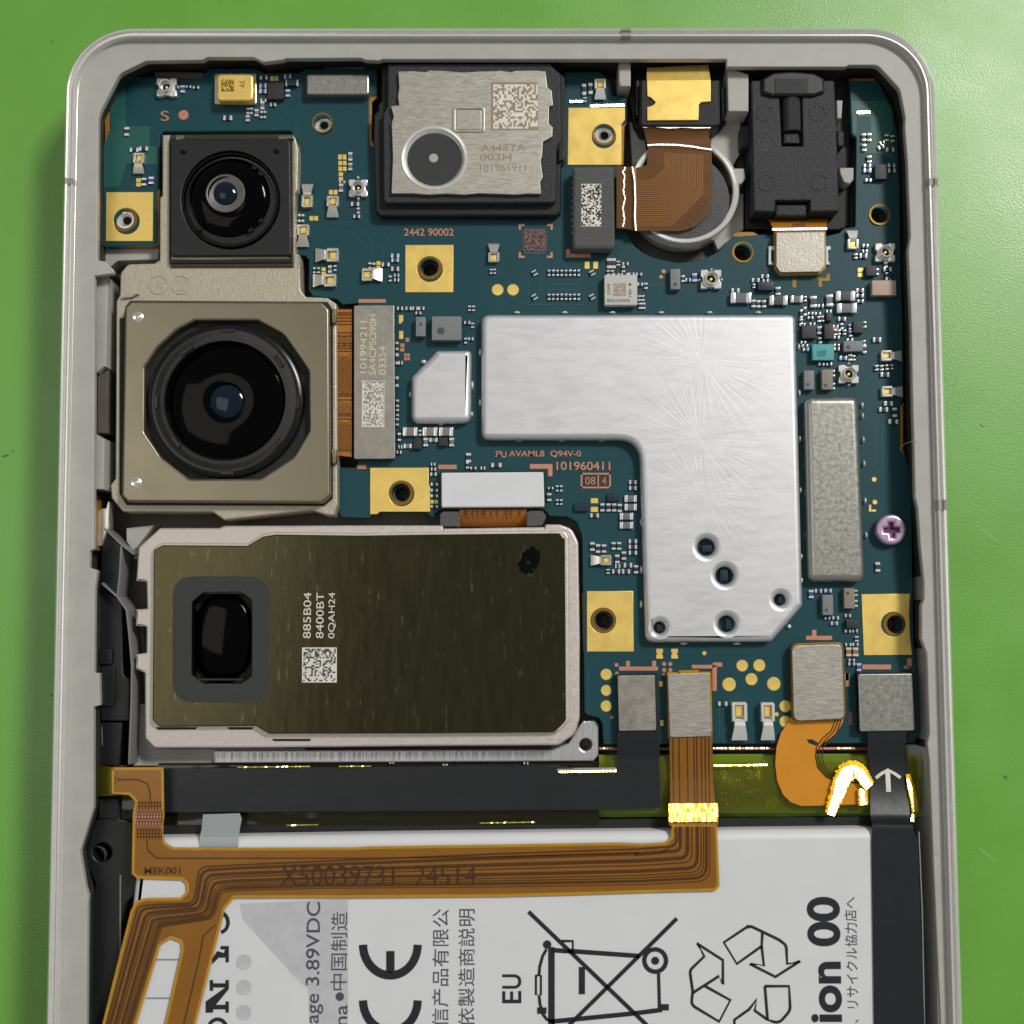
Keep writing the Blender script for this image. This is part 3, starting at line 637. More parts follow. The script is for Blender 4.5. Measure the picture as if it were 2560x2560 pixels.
for q in ((573, 262, 60, 34), (660, 405, 40, 60), (970, 535, 40, 40), (690, 665, 40, 60), (322, 685, 40, 40)): chip(vI, *q, 'chip_navy', 0.05)  # dark chips added under the shield holes to make the holes look dark
S_(vM, 'b', (843, 288, 46, 70), (1855, 165, 70, 45), (1618, 255, 70, 45), (1618, 308, 70, 45), (1857, 328, 45, 70), (540, 1170, 50, 70))
S_(vM, 'd', (900, 265, 50, 24), (972, 272, 60, 24), (1625, 176, 75, 38), (1623, 396, 60, 30), (1715, 440, 55, 32), (1472, 500, 26, 60), (1505, 500, 26, 60), (1603, 535, 24, 70), (1635, 535, 24, 70), (1277, 567, 85, 45), (303, 697, 45, 85), (376, 874, 85, 40), (465, 862, 85, 40), (470, 1182, 45, 75))
S_(vM, 'g', (1612, 445, 38, 80), (1556, 517, 40, 70), (1470, 570, 40, 60))
pair(vM, 1722, 178, 78, 44); pair(vM, 412, 1182, 48, 80)
chip(vM, 1745, 322, 150, 160, 'chip_dark', 0.05)
chip(vA, 1525, 363, 56, 42, 'chip_navy', 0.045, label='tiny blue chip with pale ends')
smd(vA, 1525, 363, 78, 40, 'b')
S_(vN, 'g', (852, 208, 50, 105), (852, 330, 50, 90), (740, 585, 52, 100), (608, 1565, 45, 90))
S_(vN, 'd', (755, 515, 70, 30), (240, 950, 30, 95), (282, 950, 30, 95), (420, 1580, 30, 70), (470, 1580, 30, 70), (670, 1553, 34, 70), (1090, 1525, 36, 80), (1138, 1530, 36, 80), (1280, 1510, 95, 50), (1393, 1405, 100, 52), (1393, 1563, 95, 55), (1335, 1680, 35, 70), (1412, 1640, 60, 38), (1412, 1695, 60, 46), (910, 780, 100, 50), (930, 930, 80, 42))
S_(vN, 'b', (1393, 1458, 90, 45), (950, 860, 36, 70))
for q in ((752, 205, 100, 60), (754, 278, 100, 52), (754, 347, 100, 52), (735, 440, 50, 105), (643, 630, 105, 55), (408, 945, 105, 55), (527, 1588, 50, 100), (1190, 1515, 50, 105)): pair(vN, *q)
S_(vO, 'd', (197, 155, 70, 44), (300, 155, 70, 44), (380, 155, 70, 44), (455, 155, 70, 44), (418, 210, 70, 36), (1035, 155, 34, 65), (1082, 155, 34, 65), (1005, 327, 75, 40), (1072, 360, 36, 62), (988, 545, 36, 70), (160, 610, 38, 100), (160, 765, 38, 140), (205, 812, 46, 46), (160, 1040, 36, 130), (165, 1300, 36, 90), (165, 1412, 36, 85), (163, 1525, 36, 90), (440, 1655, 32, 70), (188, 1705, 40, 100), (200, 1825, 46, 46), (185, 1890, 60, 40))
S_(vO, 'b', (1050, 522, 65, 36))
S_(vO, 't', (320, 1645, 170, 105), (558, 1645, 170, 105), (752, 1645, 165, 105))
S_(vO, 'g', (290, 1815, 100, 55), (508, 1768, 55, 105), (600, 1742, 100, 50), (820, 1768, 55, 105))
chip(vO, 450, 392, 115, 235, 'chip_grey', 0.07, (445, 342, 20)); chip(vO, 762, 415, 355, 290, 'chip_grey', 0.08, (685, 422, 46), label='largest of the plain grey chips, with a dark round mark')
chip(vO, 407, 1800, 100, 105, 'chip_dark', 0.04); chip(vO, 718, 1768, 100, 100, 'chip_dark', 0.04)
plate('solder_pad', vO([(178, 230), (232, 230), (232, 300), (205, 332), (180, 332)]), ZB+0.004, 0.008, 'gold', BD)
flat(vO, 207, 470, 50, 95, 'gold'); flat(vO, 282, 528, 42, 48, 'copper'); pair(vO, 222, 622, 50, 100, 'copper'); pair(vO, 258, 735, 32, 85, 'copper'); pair(vO, 296, 735, 32, 85, 'copper')
S_(vQ, 'd', (78, 180, 50, 28), (78, 140, 40, 28), (75, 100, 35, 25), (85, 262, 60, 24), (85, 310, 60, 24), (85, 355, 60, 24), (85, 440, 60, 20), (360, 48, 40, 75), (352, 108, 24, 55), (398, 132, 50, 22), (475, 132, 36, 28), (583, 108, 85, 36), (1020, 293, 45, 20), (1073, 295, 20, 50), (1105, 295, 20, 50), (1008, 365, 36, 64), (1073, 405, 20, 45), (1105, 405, 20, 45), (1372, 512, 70, 34), (1435, 448, 34, 66), (1485, 448, 34, 66), (1530, 448, 34, 66), (1575, 452, 34, 66), (1680, 245, 62, 34), (1680, 292, 62, 34), (1355, 762, 38, 70), (1400, 778, 36, 70), (1448, 778, 36, 66), (1525, 757, 34, 62), (1570, 757, 34, 62), (1680, 720, 68, 34), (1680, 765, 68, 34), (1680, 812, 68, 34), (1608, 835, 36, 66), (1555, 862, 36, 70), (1557, 920, 40, 36), (1640, 912, 68, 38), (1480, 962, 28, 38), (1545, 962, 64, 36), (1625, 962, 64, 38), (1706, 945, 36, 66))
pair(vQ, 83, 400, 60, 28)
S_(vQ, 'g', (1662, 378, 95, 54), (1662, 446, 95, 54), (1628, 520, 105, 54), (1628, 592, 105, 54))
for q in ((1372, 392, 58, 40), (1372, 462, 58, 40)): flat(vQ, *q, 'gold')
chip(vQ, 1265, 448, 110, 64, 'chip_navy', 0.03); chip(vQ, 1520, 370, 90, 60, 'chip_navy', 0.03)
for y in (205, 398):                                              # landing pattern of an empty connector
    for i in range(8): smd(vR, 297+34*i, y, 18, 50, 'd')
    for x in (183, 645): smd(vR, x, y, 40, 42, 'd', 30)
for q in ((605, 138, 38, 56), (673, 138, 38, 56)): flat(vR, *q, 'gold')
S_(vR, 'd', (780, 128, 36, 82), (815, 128, 36, 82), (853, 128, 30, 40), (912, 132, 50, 26), (895, 175, 26, 50), (772, 205, 24, 44), (805, 205, 24, 44), (905, 218, 60, 22), (838, 218, 50, 22), (1020, 217, 50, 24), (1075, 310, 28, 50), (1022, 408, 24, 44), (1050, 408, 24, 44), (1030, 470, 28, 50), (1058, 470, 28, 50), (1372, 252, 26, 54), (1415, 262, 45, 30), (1795, 348, 65, 38))
S_(vR, 'b', (960, 215, 50, 24), (1030, 297, 46, 28), (1467, 242, 38, 68)); S_(vR, 'g', (1835, 412, 160, 82))
WC = chip(vR, 870, 357, 262, 245, 'chip_white', 0.08, (950, 293, 11), label='square white chip with printed code above the big shield')
chip(vR, 1308, 265, 78, 165, 'chip_grey', 0.06, (1315, 293, 15))
for q in ((1220, 188, 18), (1200, 232, 17)): disc(vR, *q, 'copper')
S_(vS, 'd', (145, 338, 75, 42), (340, 240, 75, 40), (430, 203, 75, 40), (435, 245, 55, 28), (322, 295, 26, 40), (555, 345, 48, 80), (318, 465, 40, 75), (365, 468, 38, 70), (420, 468, 42, 70), (815, 420, 28, 50), (968, 488, 55, 34), (1345, 340, 75, 42), (1345, 390, 72, 34), (1350, 443, 58, 30), (780, 565, 26, 90), (815, 540, 28, 90), (868, 562, 52, 28), (868, 602, 52, 28), (940, 563, 58, 30), (948, 615, 30, 56), (985, 612, 30, 56), (1172, 615, 76, 38), (778, 640, 28, 50), (790, 668, 56, 28), (887, 665, 54, 28), (1168, 685, 30, 60), (1105, 742, 30, 62), (1140, 742, 32, 48), (1195, 742, 32, 48), (1120, 793, 56, 28), (1392, 668, 28, 62), (962, 820, 34, 60), (800, 840, 50, 26), (815, 872, 60, 26), (1122, 868, 56, 26), (1122, 905, 56, 30), (1385, 845, 28, 50), (1388, 905, 36, 80), (1248, 818, 62, 32), (1250, 985, 38, 62), (1285, 990, 30, 52), (975, 1050, 56, 28), (1048, 1050, 56, 28), (1090, 1138, 28, 62), (1090, 1262, 28, 62), (1510, 815, 80, 46), (1505, 1085, 34, 52), (1555, 1085, 34, 52), (1605, 1080, 32, 50), (1655, 1075, 32, 46), (1587, 1150, 85, 46), (1620, 1430, 85, 42), (1512, 158, 28, 62), (1595, 90, 40, 60), (1612, 133, 80, 42), (1605, 195, 30, 62), (1620, 238, 52, 24))
S_(vS, 'n', (555, 440, 170, 90), (895, 450, 62, 108), (1200, 397, 180, 92)); S_(vS, 'g', (733, 425, 112, 66), (1050, 438, 62, 112), (1213, 515, 186, 92))
S_(vS, 'b', (955, 722, 44, 76), (1250, 690, 28, 52), (1255, 755, 32, 60), (1185, 990, 74, 40), (825, 908, 60, 32)); S_(vS, 'o', (1110, 692, 58, 36))
pair(vS, 1357, 157, 50, 88)
chip(vS, 430, 305, 150, 80, 'chip_navy', 0.05); chip(vS, 1040, 600, 52, 78, 'chip_dark', 0.05); chip(vS, 848, 745, 135, 125, 'chip_dark', 0.05); chip(vS, 1035, 745, 85, 140, 'chip_dark', 0.06); chip(vS, 1322, 700, 95, 110, 'chip_dark', 0.05); chip(vS, 1445, 160, 95, 90, 'chip_dark', 0.05)
TC = chip(vS, 980, 943, 205, 155, 'chip_teal', 0.06, label='teal blue chip right of the big shield')
plate('marking', vS([(935, 920, 8), (1030, 905, 8), (1018, 968, 8), (940, 975, 8)]), ZB+0.0612, 0.002, 'teal_mark', BD)
chip(vS, 1270, 885, 185, 100, 'chip_grey', 0.06, (1240, 880, 20)); chip(vS, 845, 1210, 95, 185, 'chip_grey', 0.06, (848, 1240, 17)); chip(vS, 1020, 1205, 105, 195, 'chip_taupe', 0.06, (1020, 1248, 18))
chip(vS, 1563, 328, 230, 145, 'chip_pink', 0.07, label='pinkish beige chip at the right edge of the board')
smd(vS, 1045, 545, 50, 34, 'd')
S_(vT, 'd', (1395, 52, 115, 62), (1327, 133, 120, 62), (1478, 170, 60, 125), (1458, 295, 132, 62))
for q in ((1210, 1065, 34), (1220, 1370, 34)): disc(vT, *q)
flat(vT, 1155, 1452, 30, 90, 'gold', 'copper_mark'); flat(vT, 1200, 1483, 70, 28, 'gold', 'copper_mark')
smd(vI, 1487, 360, 26, 52, 'd')
S_(vU, 'b', (358, 350, 66, 112), (585, 305, 100, 50), (668, 742, 96, 52), (998, 1330, 60, 105))
S_(vU, 'd', (455, 308, 95, 50), (955, 335, 46, 82), (958, 475, 46, 92), (850, 640, 82, 42), (575, 675, 72, 32), (685, 670, 88, 46), (850, 845, 82, 42), (945, 845, 72, 42), (968, 950, 52, 72), (855, 1028, 82, 42), (950, 1025, 82, 42), (900, 1235, 84, 38), (900, 1287, 92, 42))
S_(vU, 'o', (860, 1125, 72, 118), (952, 1125, 75, 118))
chip(vU, 565, 497, 140, 270, 'chip_grey', 0.06, (568, 563, 23)); chip(vU, 853, 408, 140, 270, 'chip_taupe', 0.06, (855, 338, 24)); chip(vU, 898, 752, 160, 112, 'chip_dark', 0.05)
for q in ((470, 937, 350, 55), (405, 870, 60, 80), (1245, 1328, 385, 65), (1682, 1268, 60, 112), (1640, 1330, 70, 50), (840, 1460, 60, 100)): flat(vU, *q, 'copper', 'copper_mark')
flat(vI, 1345, 1170, 20, 72, 'copper_dark', 'copper_mark'); flat(vI, 1328, 965, 20, 72, 'copper', 'copper_mark')
glint('solder_line', vV([(304, 150), (458, 146)]), 5.2, ZB+0.012, 'solder', BD)
S_(vV, 'd', (375, 460, 50, 92), (440, 460, 52, 100), (378, 585, 52, 84), (440, 725, 55, 84), (418, 805, 88, 46), (430, 980, 72, 38), (712, 800, 86, 46), (715, 862, 92, 50), (655, 465, 50, 82), (725, 475, 46, 80), (600, 530, 60, 52, 20), (585, 580, 76, 50, 20), (695, 608, 100, 52), (395, 1770, 66, 42), (390, 1835, 62, 42), (277, 1895, 42, 62), (370, 1890, 92, 60))
smd(vV, 418, 862, 92, 50, 'b'); chip(vV, 570, 890, 140, 180, 'chip_dark', 0.05)
S_(vB, 'd', (1593, 400, 24, 70), (1632, 395, 24, 70), (1597, 462, 20, 30), (1033, 1497, 14, 30), (1054, 1497, 14, 30), (1455, 800, 10, 30))
glint('solder_line', vB([(1507, 468), (1600, 466)]), 3.6, ZB+0.016, 'solder', BD); glint('solder_line', vB([(1632, 494), (1838, 490)]), 4.2, ZB+0.018, 'solder', BD)
S_(vW, 'd', (1537, 668, 98, 46))
for q in ((317, 362, 60), (318, 530, 58), (318, 695, 60), (1745, 270, 62)): disc(vW, *q)
for q in ((855, 888, 33), (813, 962, 33), (933, 987, 37), (693, 990, 37), (995, 1107, 32), (995, 1190, 32), (560, 822, 12), (948, 1150, 12)): disc(vI, *q)
for q in ((1072, 300, 36), (1165, 300, 36)): disc(vE, *q)
for q in ((425, 262, 22), (430, 352, 20), (925, 252, 23), (990, 252, 23), (925, 315, 22), (990, 315, 22), (925, 362, 18), (375, 812, 18)): disc(vW, *q, 'copper')
for x in (878, 1035): plate('solder_pad', vW([(x-35, 92), (x+35, 92), (x+35, 130), (x+22, 145), (x+35, 165), (x+35, 195), (x-35, 195), (x-35, 160), (x-22, 145), (x-35, 130)]), ZB+0.004, 0.008, 'gold', BD)
for q in ((655, 300, 410, 42), (545, 250, 42, 62), (820, 250, 42, 62), (1330, 280, 230, 38), (1485, 258, 100, 44), (1455, 400, 46, 270)): flat(vW, *q, 'copper', 'copper_mark')
for q in ((892, 460, 36, 56), (902, 872, 32, 60)): flat(vW, *q, 'gold')
for q in ((315, 368, 165, 22), (252, 1370, 55, 24), (770, 1370, 110, 26)): flat(vE, *q, 'copper', 'copper_mark')
plate('copper_mark', vQ([(852, 97), (1034, 97), (1034, 195), (998, 195), (998, 135), (852, 135)]), ZB+0.004, 0.008, 'copper', BD)
plate('copper_mark', vB([(1485, 1360), (1510, 1360), (1510, 1386), (1635, 1386), (1635, 1410), (1485, 1410)]), ZB+0.004, 0.008, 'copper', BD)
flat(vS, 718, 265, 36, 76, 'dark_gold', 'copper_mark'); plate('copper_mark', vS([(1030, 175), (1062, 175), (1062, 240), (985, 240), (985, 298), (952, 298), (952, 212), (1030, 212)]), ZB+0.004, 0.008, 'dark_gold', BD)
for (x, y, sx, sy) in ((1215, 1222, 1, 1), (1390, 1222, -1, 1), (1215, 1397, 1, -1), (1390, 1397, -1, -1)):
    plate('copper_mark', vB([(x-15*sx, y-15*sy), (x+20*sx, y-15*sy), (x+20*sx, y-2*sy), (x-2*sx, y-2*sy), (x-2*sx, y+20*sy), (x-15*sx, y+20*sy)]), ZB+0.004, 0.008, 'copper', BD)
flat(vB, 1295, 1312, 144, 148, 'copper_dark', 'code_ground', 0.003); code(vB(1295, 1312), 138*.3125, 140*.3125, 18, 18, ZB+0.0045, 'board_mask', BD, 3, 0.42)
disc(vM, 843, 530, 50, 'copper', 'copper_mark')
for (x, y, ww, hh) in ((1665, 1411, 182, 10), (1665, 1494, 182, 10), (1579, 1452, 10, 92), (1751, 1452, 10, 92), (1680, 1452, 8, 80)): flat(vE, x, y, ww, hh, 'copper', 'copper_mark')
flat(vE, 1630, 1452, 86, 70, 'chip_dark', 'marking_field', 0.003); flat(vE, 1714, 1452, 58, 70, 'chip_dark', 'marking_field', 0.003)
tz = ZB+0.0065
text('S', vM(665, 540), 80*.1953, 100*.1953, tz, 'copper', BD)
text('2442 90002', vB(657, 1257), 300*.3125, 46*.3125, tz, 'copper', BD, bold=0.012)
text('AVAML8  Q94V-0', vE(1358, 1293), 435*.3125, 42*.3125, tz, 'copper', BD, bold=0.012)
text('Я', vE(1074, 1291), 32*.3125, 36*.3125, tz, 'copper', BD, bold=0.02); text('U', vE(1110, 1296), 30*.3125, 36*.3125, tz, 'copper', BD, bold=0.02)
text('101960411', vE(1590, 1364), 325*.3125, 52*.3125, tz, 'copper', BD, bold=0.012)
text('0', vE(1616, 1453), 28*.3125, 46*.3125, tz, 'copper', BD); text('8', vE(1649, 1453), 28*.3125, 46*.3125, tz, 'copper', BD); text('4', vE(1715, 1453), 26*.3125, 46*.3125, tz, 'copper', BD)
wz = ZB+0.0815
text('R0047008', vR(856, 423), 180*.2344, 26*.2344, wz, 'ink_soft', BD, 180); text('8AS7', vR(778, 333), 90*.2344, 24*.2344, wz, 'ink_soft', BD, -90); text('4B1', vR(951, 360), 66*.2344, 22*.2344, wz, 'ink_soft', BD, -90)
code(vR(865, 333), 100*.2344, 105*.2344, 12, 12, wz, 'etch_brown', BD, 9, 0.5, 'RB')

# coax sockets
CK = cmpp((1300, 700), ZB)
def coax(view, x, y, size):
    p = view(x, y); k = cmpp(p, ZB); s = size*view.s
    h = s/2; q = [(-h, -h*.92, 2), (-h*.35, -h*.92), (-h*.28, -h*.75), (h*.28, -h*.75), (h*.35, -h*.92), (h, -h*.92, 2), (h, -h*.3), (h*.82, -h*.2), (h*.82, h*.2), (h, h*.3), (h, h*.92, 2), (h*.35, h*.92), (h*.28, h*.78), (-h*.28, h*.78), (-h*.35, h*.92), (-h, h*.92, 2), (-h, h*.3), (-h*.82, h*.2), (-h*.82, -h*.2), (-h, -h*.3)]
    o = plate('coax_socket', [(p[0]+a[0], p[1]+a[1])+tuple(a[2:]) for a in q], ZB+0.045, 0.045, 'bright_metal', BD, bev=0.006, holes=[p+(h*0.42,)])
    lathe('collar', p, [(h*.52*k, ZB+0.044), (h*.66*k, ZB+0.060), (h*.66*k, ZB+0.085), (h*.60*k, ZB+0.092), (h*.50*k, ZB+0.085), (h*.48*k, ZB+0.01)], 'bright_metal', o, n=28)
    lathe('socket_floor', p, [(0, ZB+0.012), (h*.5*k, ZB+0.012)], 'matte_black', o, n=20)
    lathe('pin', p, [(0, ZB+0.06), (h*.13*k, ZB+0.055), (h*.16*k, ZB+0.012)], 'gold', o, n=14)
    for dx, dy in ((h*1.02, 0), (0, h*1.05)):
        pass
for v, x, y, s in ((vM, 680, 262, 192), (vN, 942, 578, 222), (vR, 1603, 250, 165), (vS, 1245, 1140, 192), (vC, 1532, 1225, 106)): coax(v, x, y, s)
for p in (vM(800, 270), vM(683, 340), vN(950, 718), vN(945, 462), vR(1505, 262), vR(1685, 258), vR(1603, 178), vR(1603, 318), vS(1237, 1042), vS(1240, 1252), vC(1530, 1290)): joint(p, 3.2, 3.2)
# gold microphone
mic = plate('microphone', vM.rect(1145, 130, 1548, 425, 20), ZB+0.03, 0.03, 'nickel', BD, bev=0.004, label='gold-lidded microphone in the upper corner of the board')
ml = plate('lid', vM.rect(1165, 134, 1520, 392, 45), ZB+0.12, 0.10, 'gold', mic, bev=0.018, seg=3)
code(vM(1273, 245), 122*.1953, 118*.1953, 12, 12, ZB+0.1215, 'dark_gold', mic, 4, 0.5); text('7F', vM(1408, 235), 80*.1953, 50*.1953, ZB+0.1215, 'dark_gold', mic, -90)

# sheet-metal spring contacts: channel, gold tip and flared tongue; built pointing down the picture, then turned
def spring_proto(m='nickel'):
    bm = bmesh.new()
    cube_bm(bm, -0.22, 0.22, -0.02, 0.5, 0, 0.10); cube_bm(bm, -0.24, -0.14, 0.0, 0.48, 0.06, 0.62, 0, 0.03); cube_bm(bm, 0.14, 0.24, 0.0, 0.48, 0.06, 0.62, 0, 0.03); cube_bm(bm, -0.22, 0.22, 0.42, 0.5, 0.1, 0.55, 0, 0.03)
    cube_bm(bm, -0.14, 0.14, -0.40, 0.0, 0, 0.08)
    me = bpy.data.meshes.new('spring_contact'); bm.to_mesh(me); bm.free(); smooth(me, 45); me.materials.append(MT[m])
    bm = bmesh.new()
    prof = [(0.06, 0.15, 0.50), (-0.02, 0.16, 0.66), (-0.10, 0.17, 0.70), (-0.36, 0.23, 0.52), (-0.50, 0.25, 0.36)]
    rows = []
    for y, hw, z in prof:
        rows.append([bm.verts.new(q) for q in ((-hw, y, z), (hw, y, z), (hw, y, z-0.08), (-hw, y, z-0.08))])
    for a, b in zip(rows, rows[1:]):
        for k in range(4): bm.faces.new((a[k], a[(k+1) % 4], b[(k+1) % 4], b[k]))
    bm.faces.new(rows[0]); bm.faces.new(rows[-1][::-1]); bmesh.ops.recalc_face_normals(bm, faces=bm.faces)
    tg = bpy.data.meshes.new('tongue'); bm.to_mesh(tg); bm.free(); smooth(tg, 35); tg.materials.append(MT[m])
    bm = bmesh.new(); cube_bm(bm, -0.10, 0.12, 0.12, 0.40, 0.1, 0.40, 0, 0.03); tp = bpy.data.meshes.new('tip'); bm.to_mesh(tp); bm.free(); tp.materials.append(MT['gold'])
    return me, tg, tp
SPM = spring_proto(); SPB = spring_proto('bright_metal')
def spring(view, x0, y0, x1, y1, d, bright=False):
    p = view((x0+x1)/2, (y0+y1)/2); k = cmpp(p, ZB)
    W_, H_ = (x1-x0)*view.s*k, (y1-y0)*view.s*k
    rz = {'S': 0, 'E': math.pi/2, 'N': math.pi, 'W': -math.pi/2}[d]
    L_, B_ = (H_, W_) if d in 'NS' else (W_, H_)
    b, t, g = SPB if bright else SPM
    o = add('spring_contact', b, P(p, ZB), None, BD); o.rotation_euler = (0, 0, rz); o.scale = (B_*2, L_, min(0.16, L_*0.42))
    for nm, mm in (('tongue', t), ('tip', g)):
        c = bpy.data.objects.new(nm, mm); COL.objects.link(c); c.parent = o
for q in ((vM, 370, 910, 480, 1110, 'S'), (vN, 270, 545, 410, 835, 'N'), (vN, 570, 690, 720, 950, 'S'), (vN, 215, 1035, 365, 1305, 'S'), (vN, 435, 1320, 715, 1490, 'W'), (vN, 405, 1630, 685, 1790, 'W'), (vN, 995, 1560, 1240, 1720, 'E'), (vQ, 1340, 830, 1505, 915, 'W'), (vS, 1545, 920, 1745, 1025, 'E', 1), (vS, 1550, 1265, 1755, 1370, 'E', 1), (vV, 170, 1585, 305, 1815, 'N', 1), (vB, 1655, 340, 1725, 465, 'S', 1), (vB, 1015, 1330, 1085, 1445, 'N'), (vW, 1620, 650, 1785, 1045, 'S', 1), (vI, 855, 1085, 930, 1285, 'S', 1)): spring(*q)
#@@BOARD_END

# ------------------------------------------------------------------ camera bracket and the three cameras
BR = plate('camera_bracket', vA([(738, 668, 6), (1530, 664, 10), (1548, 705, 6), (1560, 760), (1556, 1000, 4), (1538, 1020), (1540, 1385, 4), (1566, 1392, 3)]) + vD([(1572, 300, 16), (1605, 342, 10), (1735, 348, 10), (1790, 385, 8), (1795, 1600, 6), (1775, 1660), (1725, 1660), (1640, 1630, 8), (1110, 1690, 8), (1040, 1640, 20), (500, 1640, 20), (432, 1560, 20), (425, 1480), (455, 1440), (460, 370, 8), (482, 330, 8), (484, 200, 50), (530, 145, 40), (690, 140, 10), (722, 120, 6)]) + vA([(722, 1050, 6), (738, 1035, 4)]),
  0.585, 0.28, 'cast_zinc', None, bev=0.012, seg=2, label='rough cast metal bracket holding the two square cameras at the left', cat='camera bracket')
zb = 0.585
def emboss_ring(v, x, y, r):
    k = cmpp(v(x, y), zb)*v.s
    lathe('raised_ring', v(x, y), [((r-5)*k, zb-0.002), ((r-4)*k, zb+0.006), ((r+4)*k, zb+0.006), ((r+5)*k, zb-0.002)], 'cast_zinc', BR, n=32)
emboss_ring(vD, 715, 270, 56); emboss_ring(vD, 850, 270, 56)
for ch, x in (('A', 717), ('2', 850)):
    o = text(ch, vD(x, 270), 56*.3125, 72*.3125, zb+0.004, 'cast_zinc', BR, name='raised_letter', bold=0.01)
plate('raised_bar', vD([(480, 355), (545, 322, 4), (605, 318, 4), (560, 345)]), zb+0.03, 0.03, 'cast_zinc', BR, bev=0.01)

UW = thing('camera', vA(1150, 1050), zb, 'small square black camera with a wide round lens, topmost of the three cameras', 'camera', 'rear cameras')
plate('camera_can', vA([(785, 668, 6), (1530, 664, 6), (1532, 1466, 6), (785, 1468, 6)]), zb+0.02, 0.04, 'can_bronze', UW, bev=0.006)
plate('dark_gap_plate', vA([(779, 690, 6), (1520, 690, 6), (1526, 1440, 6), (779, 1445, 6)]), zb+0.035, 0.03, 'matte_black', UW, bev=0.004)  # black plate put in as the shaded gap round this camera
cU = vM(1300, 1352)
kU = cmpp(cU, 0.66)*.1953
plate('face_plate', vM([(742, 765, 20), (1850, 758, 30), (1872, 800, 10), (1882, 1885, 20), (722, 1892, 20), (722, 800, 10)]), 0.66, 0.06, 'satin_black', UW, holes=[cU+(478*.1953,)], bev=0.007, seg=2)
lathe('barrel', cU, [(480*kU, 0.655), (470*kU, 0.645), (462*kU, 0.66), (455*kU, 0.660), (440*kU, 0.63), (425*kU, 0.628), (415*kU, 0.61), (0, 0.60)], 'lens_ring', UW, n=64)
lathe('front_lens', (cU[0]-1, cU[1]-3), [(400*kU, 0.612), (380*kU, 0.635), (330*kU, 0.655), (260*kU, 0.668), (200*kU, 0.673), (186*kU, 0.672)], 'lens_glass', UW, n=64)
cP = vM(1250, 1288)
lathe('lens_ring', cP, [(190*kU, 0.672), (183*kU, 0.677), (128*kU, 0.660), (112*kU, 0.655)], 'lens_grey', UW, n=48)
lathe('pupil', cP, [(114*kU, 0.654), (112*kU, 0.662), (85*kU, 0.676), (45*kU, 0.685), (0, 0.688)], 'pupil_glass', UW, n=40)
for x, y, a in ((1530, 1035, 40), (1588, 1095, 50), (1588, 1548, -50), (1492, 1638, -35), (1000, 1625, 35)):
    o = plate('barrel_notch', vM([(x-24, y-17), (x+24, y-17), (x+24, y+17), (x-24, y+17)]), 0.668, 0.03, 'lens_ring', UW, bev=0.006); o.rotation_euler = (0, 0, rad(-a))
for x, y in ((845, 885), (1745, 882)): lathe('locating_pit', vM(x, y), [(0, 0.6605), (22*kU, 0.6605), (30*kU, 0.662)], 'gloss_black', UW, n=20)
plate('rim_strip', vM([(722, 1896), (1868, 1890), (1868, 1925), (722, 1930)]), 0.625, 0.03, 'camera_steel', UW, bev=0.008)
for q in ([(770, 725), (845, 722), (845, 765), (770, 770)], [(1760, 725), (1880, 725), (1905, 760), (1760, 762)]): plate('clip', vM(q), 0.64, 0.05, 'camera_steel', UW, bev=0.006)

WD = thing('camera', vD(1120, 980), zb, 'big square camera with bronze grey metal face and large round lens below the small camera', 'camera', 'rear cameras')
plate('dark_gap_plate', vD([(480, 470), (505, 470), (515, 400), (545, 365), (1735, 372, 10), (1768, 420, 10), (1768, 1560, 10), (1715, 1605, 10), (520, 1600, 10), (478, 1530)]), 0.60, 0.05, 'matte_black', WD, bev=0.004)  # black plate put in as the shaded gap round this camera face
cW = vD(1130, 975); kW = cmpp(cW, 0.69)*.3125
plate('face_plate', vD([(512, 405, 14), (550, 368, 14), (1700, 372, 36), (1746, 418, 36), (1752, 1545, 36), (1705, 1588, 36), (530, 1582, 14), (492, 1545, 14)]), 0.69, 0.12, 'camera_steel', WD,
      holes=[vD([(935, 485, 20), (1315, 485, 20), (1470, 570, 120), (1575, 720, 120), (1622, 790, 40), (1626, 1150, 40), (1530, 1310, 120), (1330, 1440, 60), (900, 1442, 60), (730, 1310, 120), (630, 1160, 30), (632, 770, 30), (710, 650, 100), (830, 540, 100)])], bev=0.020, seg=3)
lathe('lens_barrel', cW, [(475*kW, 0.60), (470*kW, 0.66), (455*kW, 0.675), (425*kW, 0.680), (400*kW, 0.668), (380*kW, 0.672), (365*kW, 0.668), (357*kW, 0.64), (340*kW, 0.60), (250*kW, 0.56), (0, 0.56)], 'lens_ring', WD, n=80)
for a0, r0 in ((38, 395), (128, 395), (218, 395), (-42, 395), (0, 430), (90, 430), (180, 430), (270, 430)):
    a = rad(a0); x, y = 1130+r0*math.cos(a), 975-r0*math.sin(a)
    o = plate('barrel_rib', vD([(x-42, y-13), (x+42, y-13), (x+42, y+13), (x-42, y+13)]), 0.685, 0.03, 'lens_ring', WD, bev=0.006); o.rotation_euler = (0, 0, a+math.pi/2)
lathe('front_lens', cW, [(350*kW, 0.615), (330*kW, 0.628), (270*kW, 0.646), (190*kW, 0.658), (118*kW, 0.663), (110*kW, 0.660), (105*kW, 0.640)], 'lens_glass', WD, n=72)
lathe('pupil', cW, [(107*kW, 0.638), (95*kW, 0.650), (60*kW, 0.661), (0, 0.668)], 'pupil_glass', WD, n=48)
for x, y in ((590, 465), (578, 1465)):
    k = cmpp(vD(x, y), 0.69)*.3125
    lathe('weld_dimple', vD(x, y), [(34*k, 0.690), (24*k, 0.697), (14*k, 0.690), (8*k, 0.694), (0, 0.6955)], 'nickel', WD, n=20)
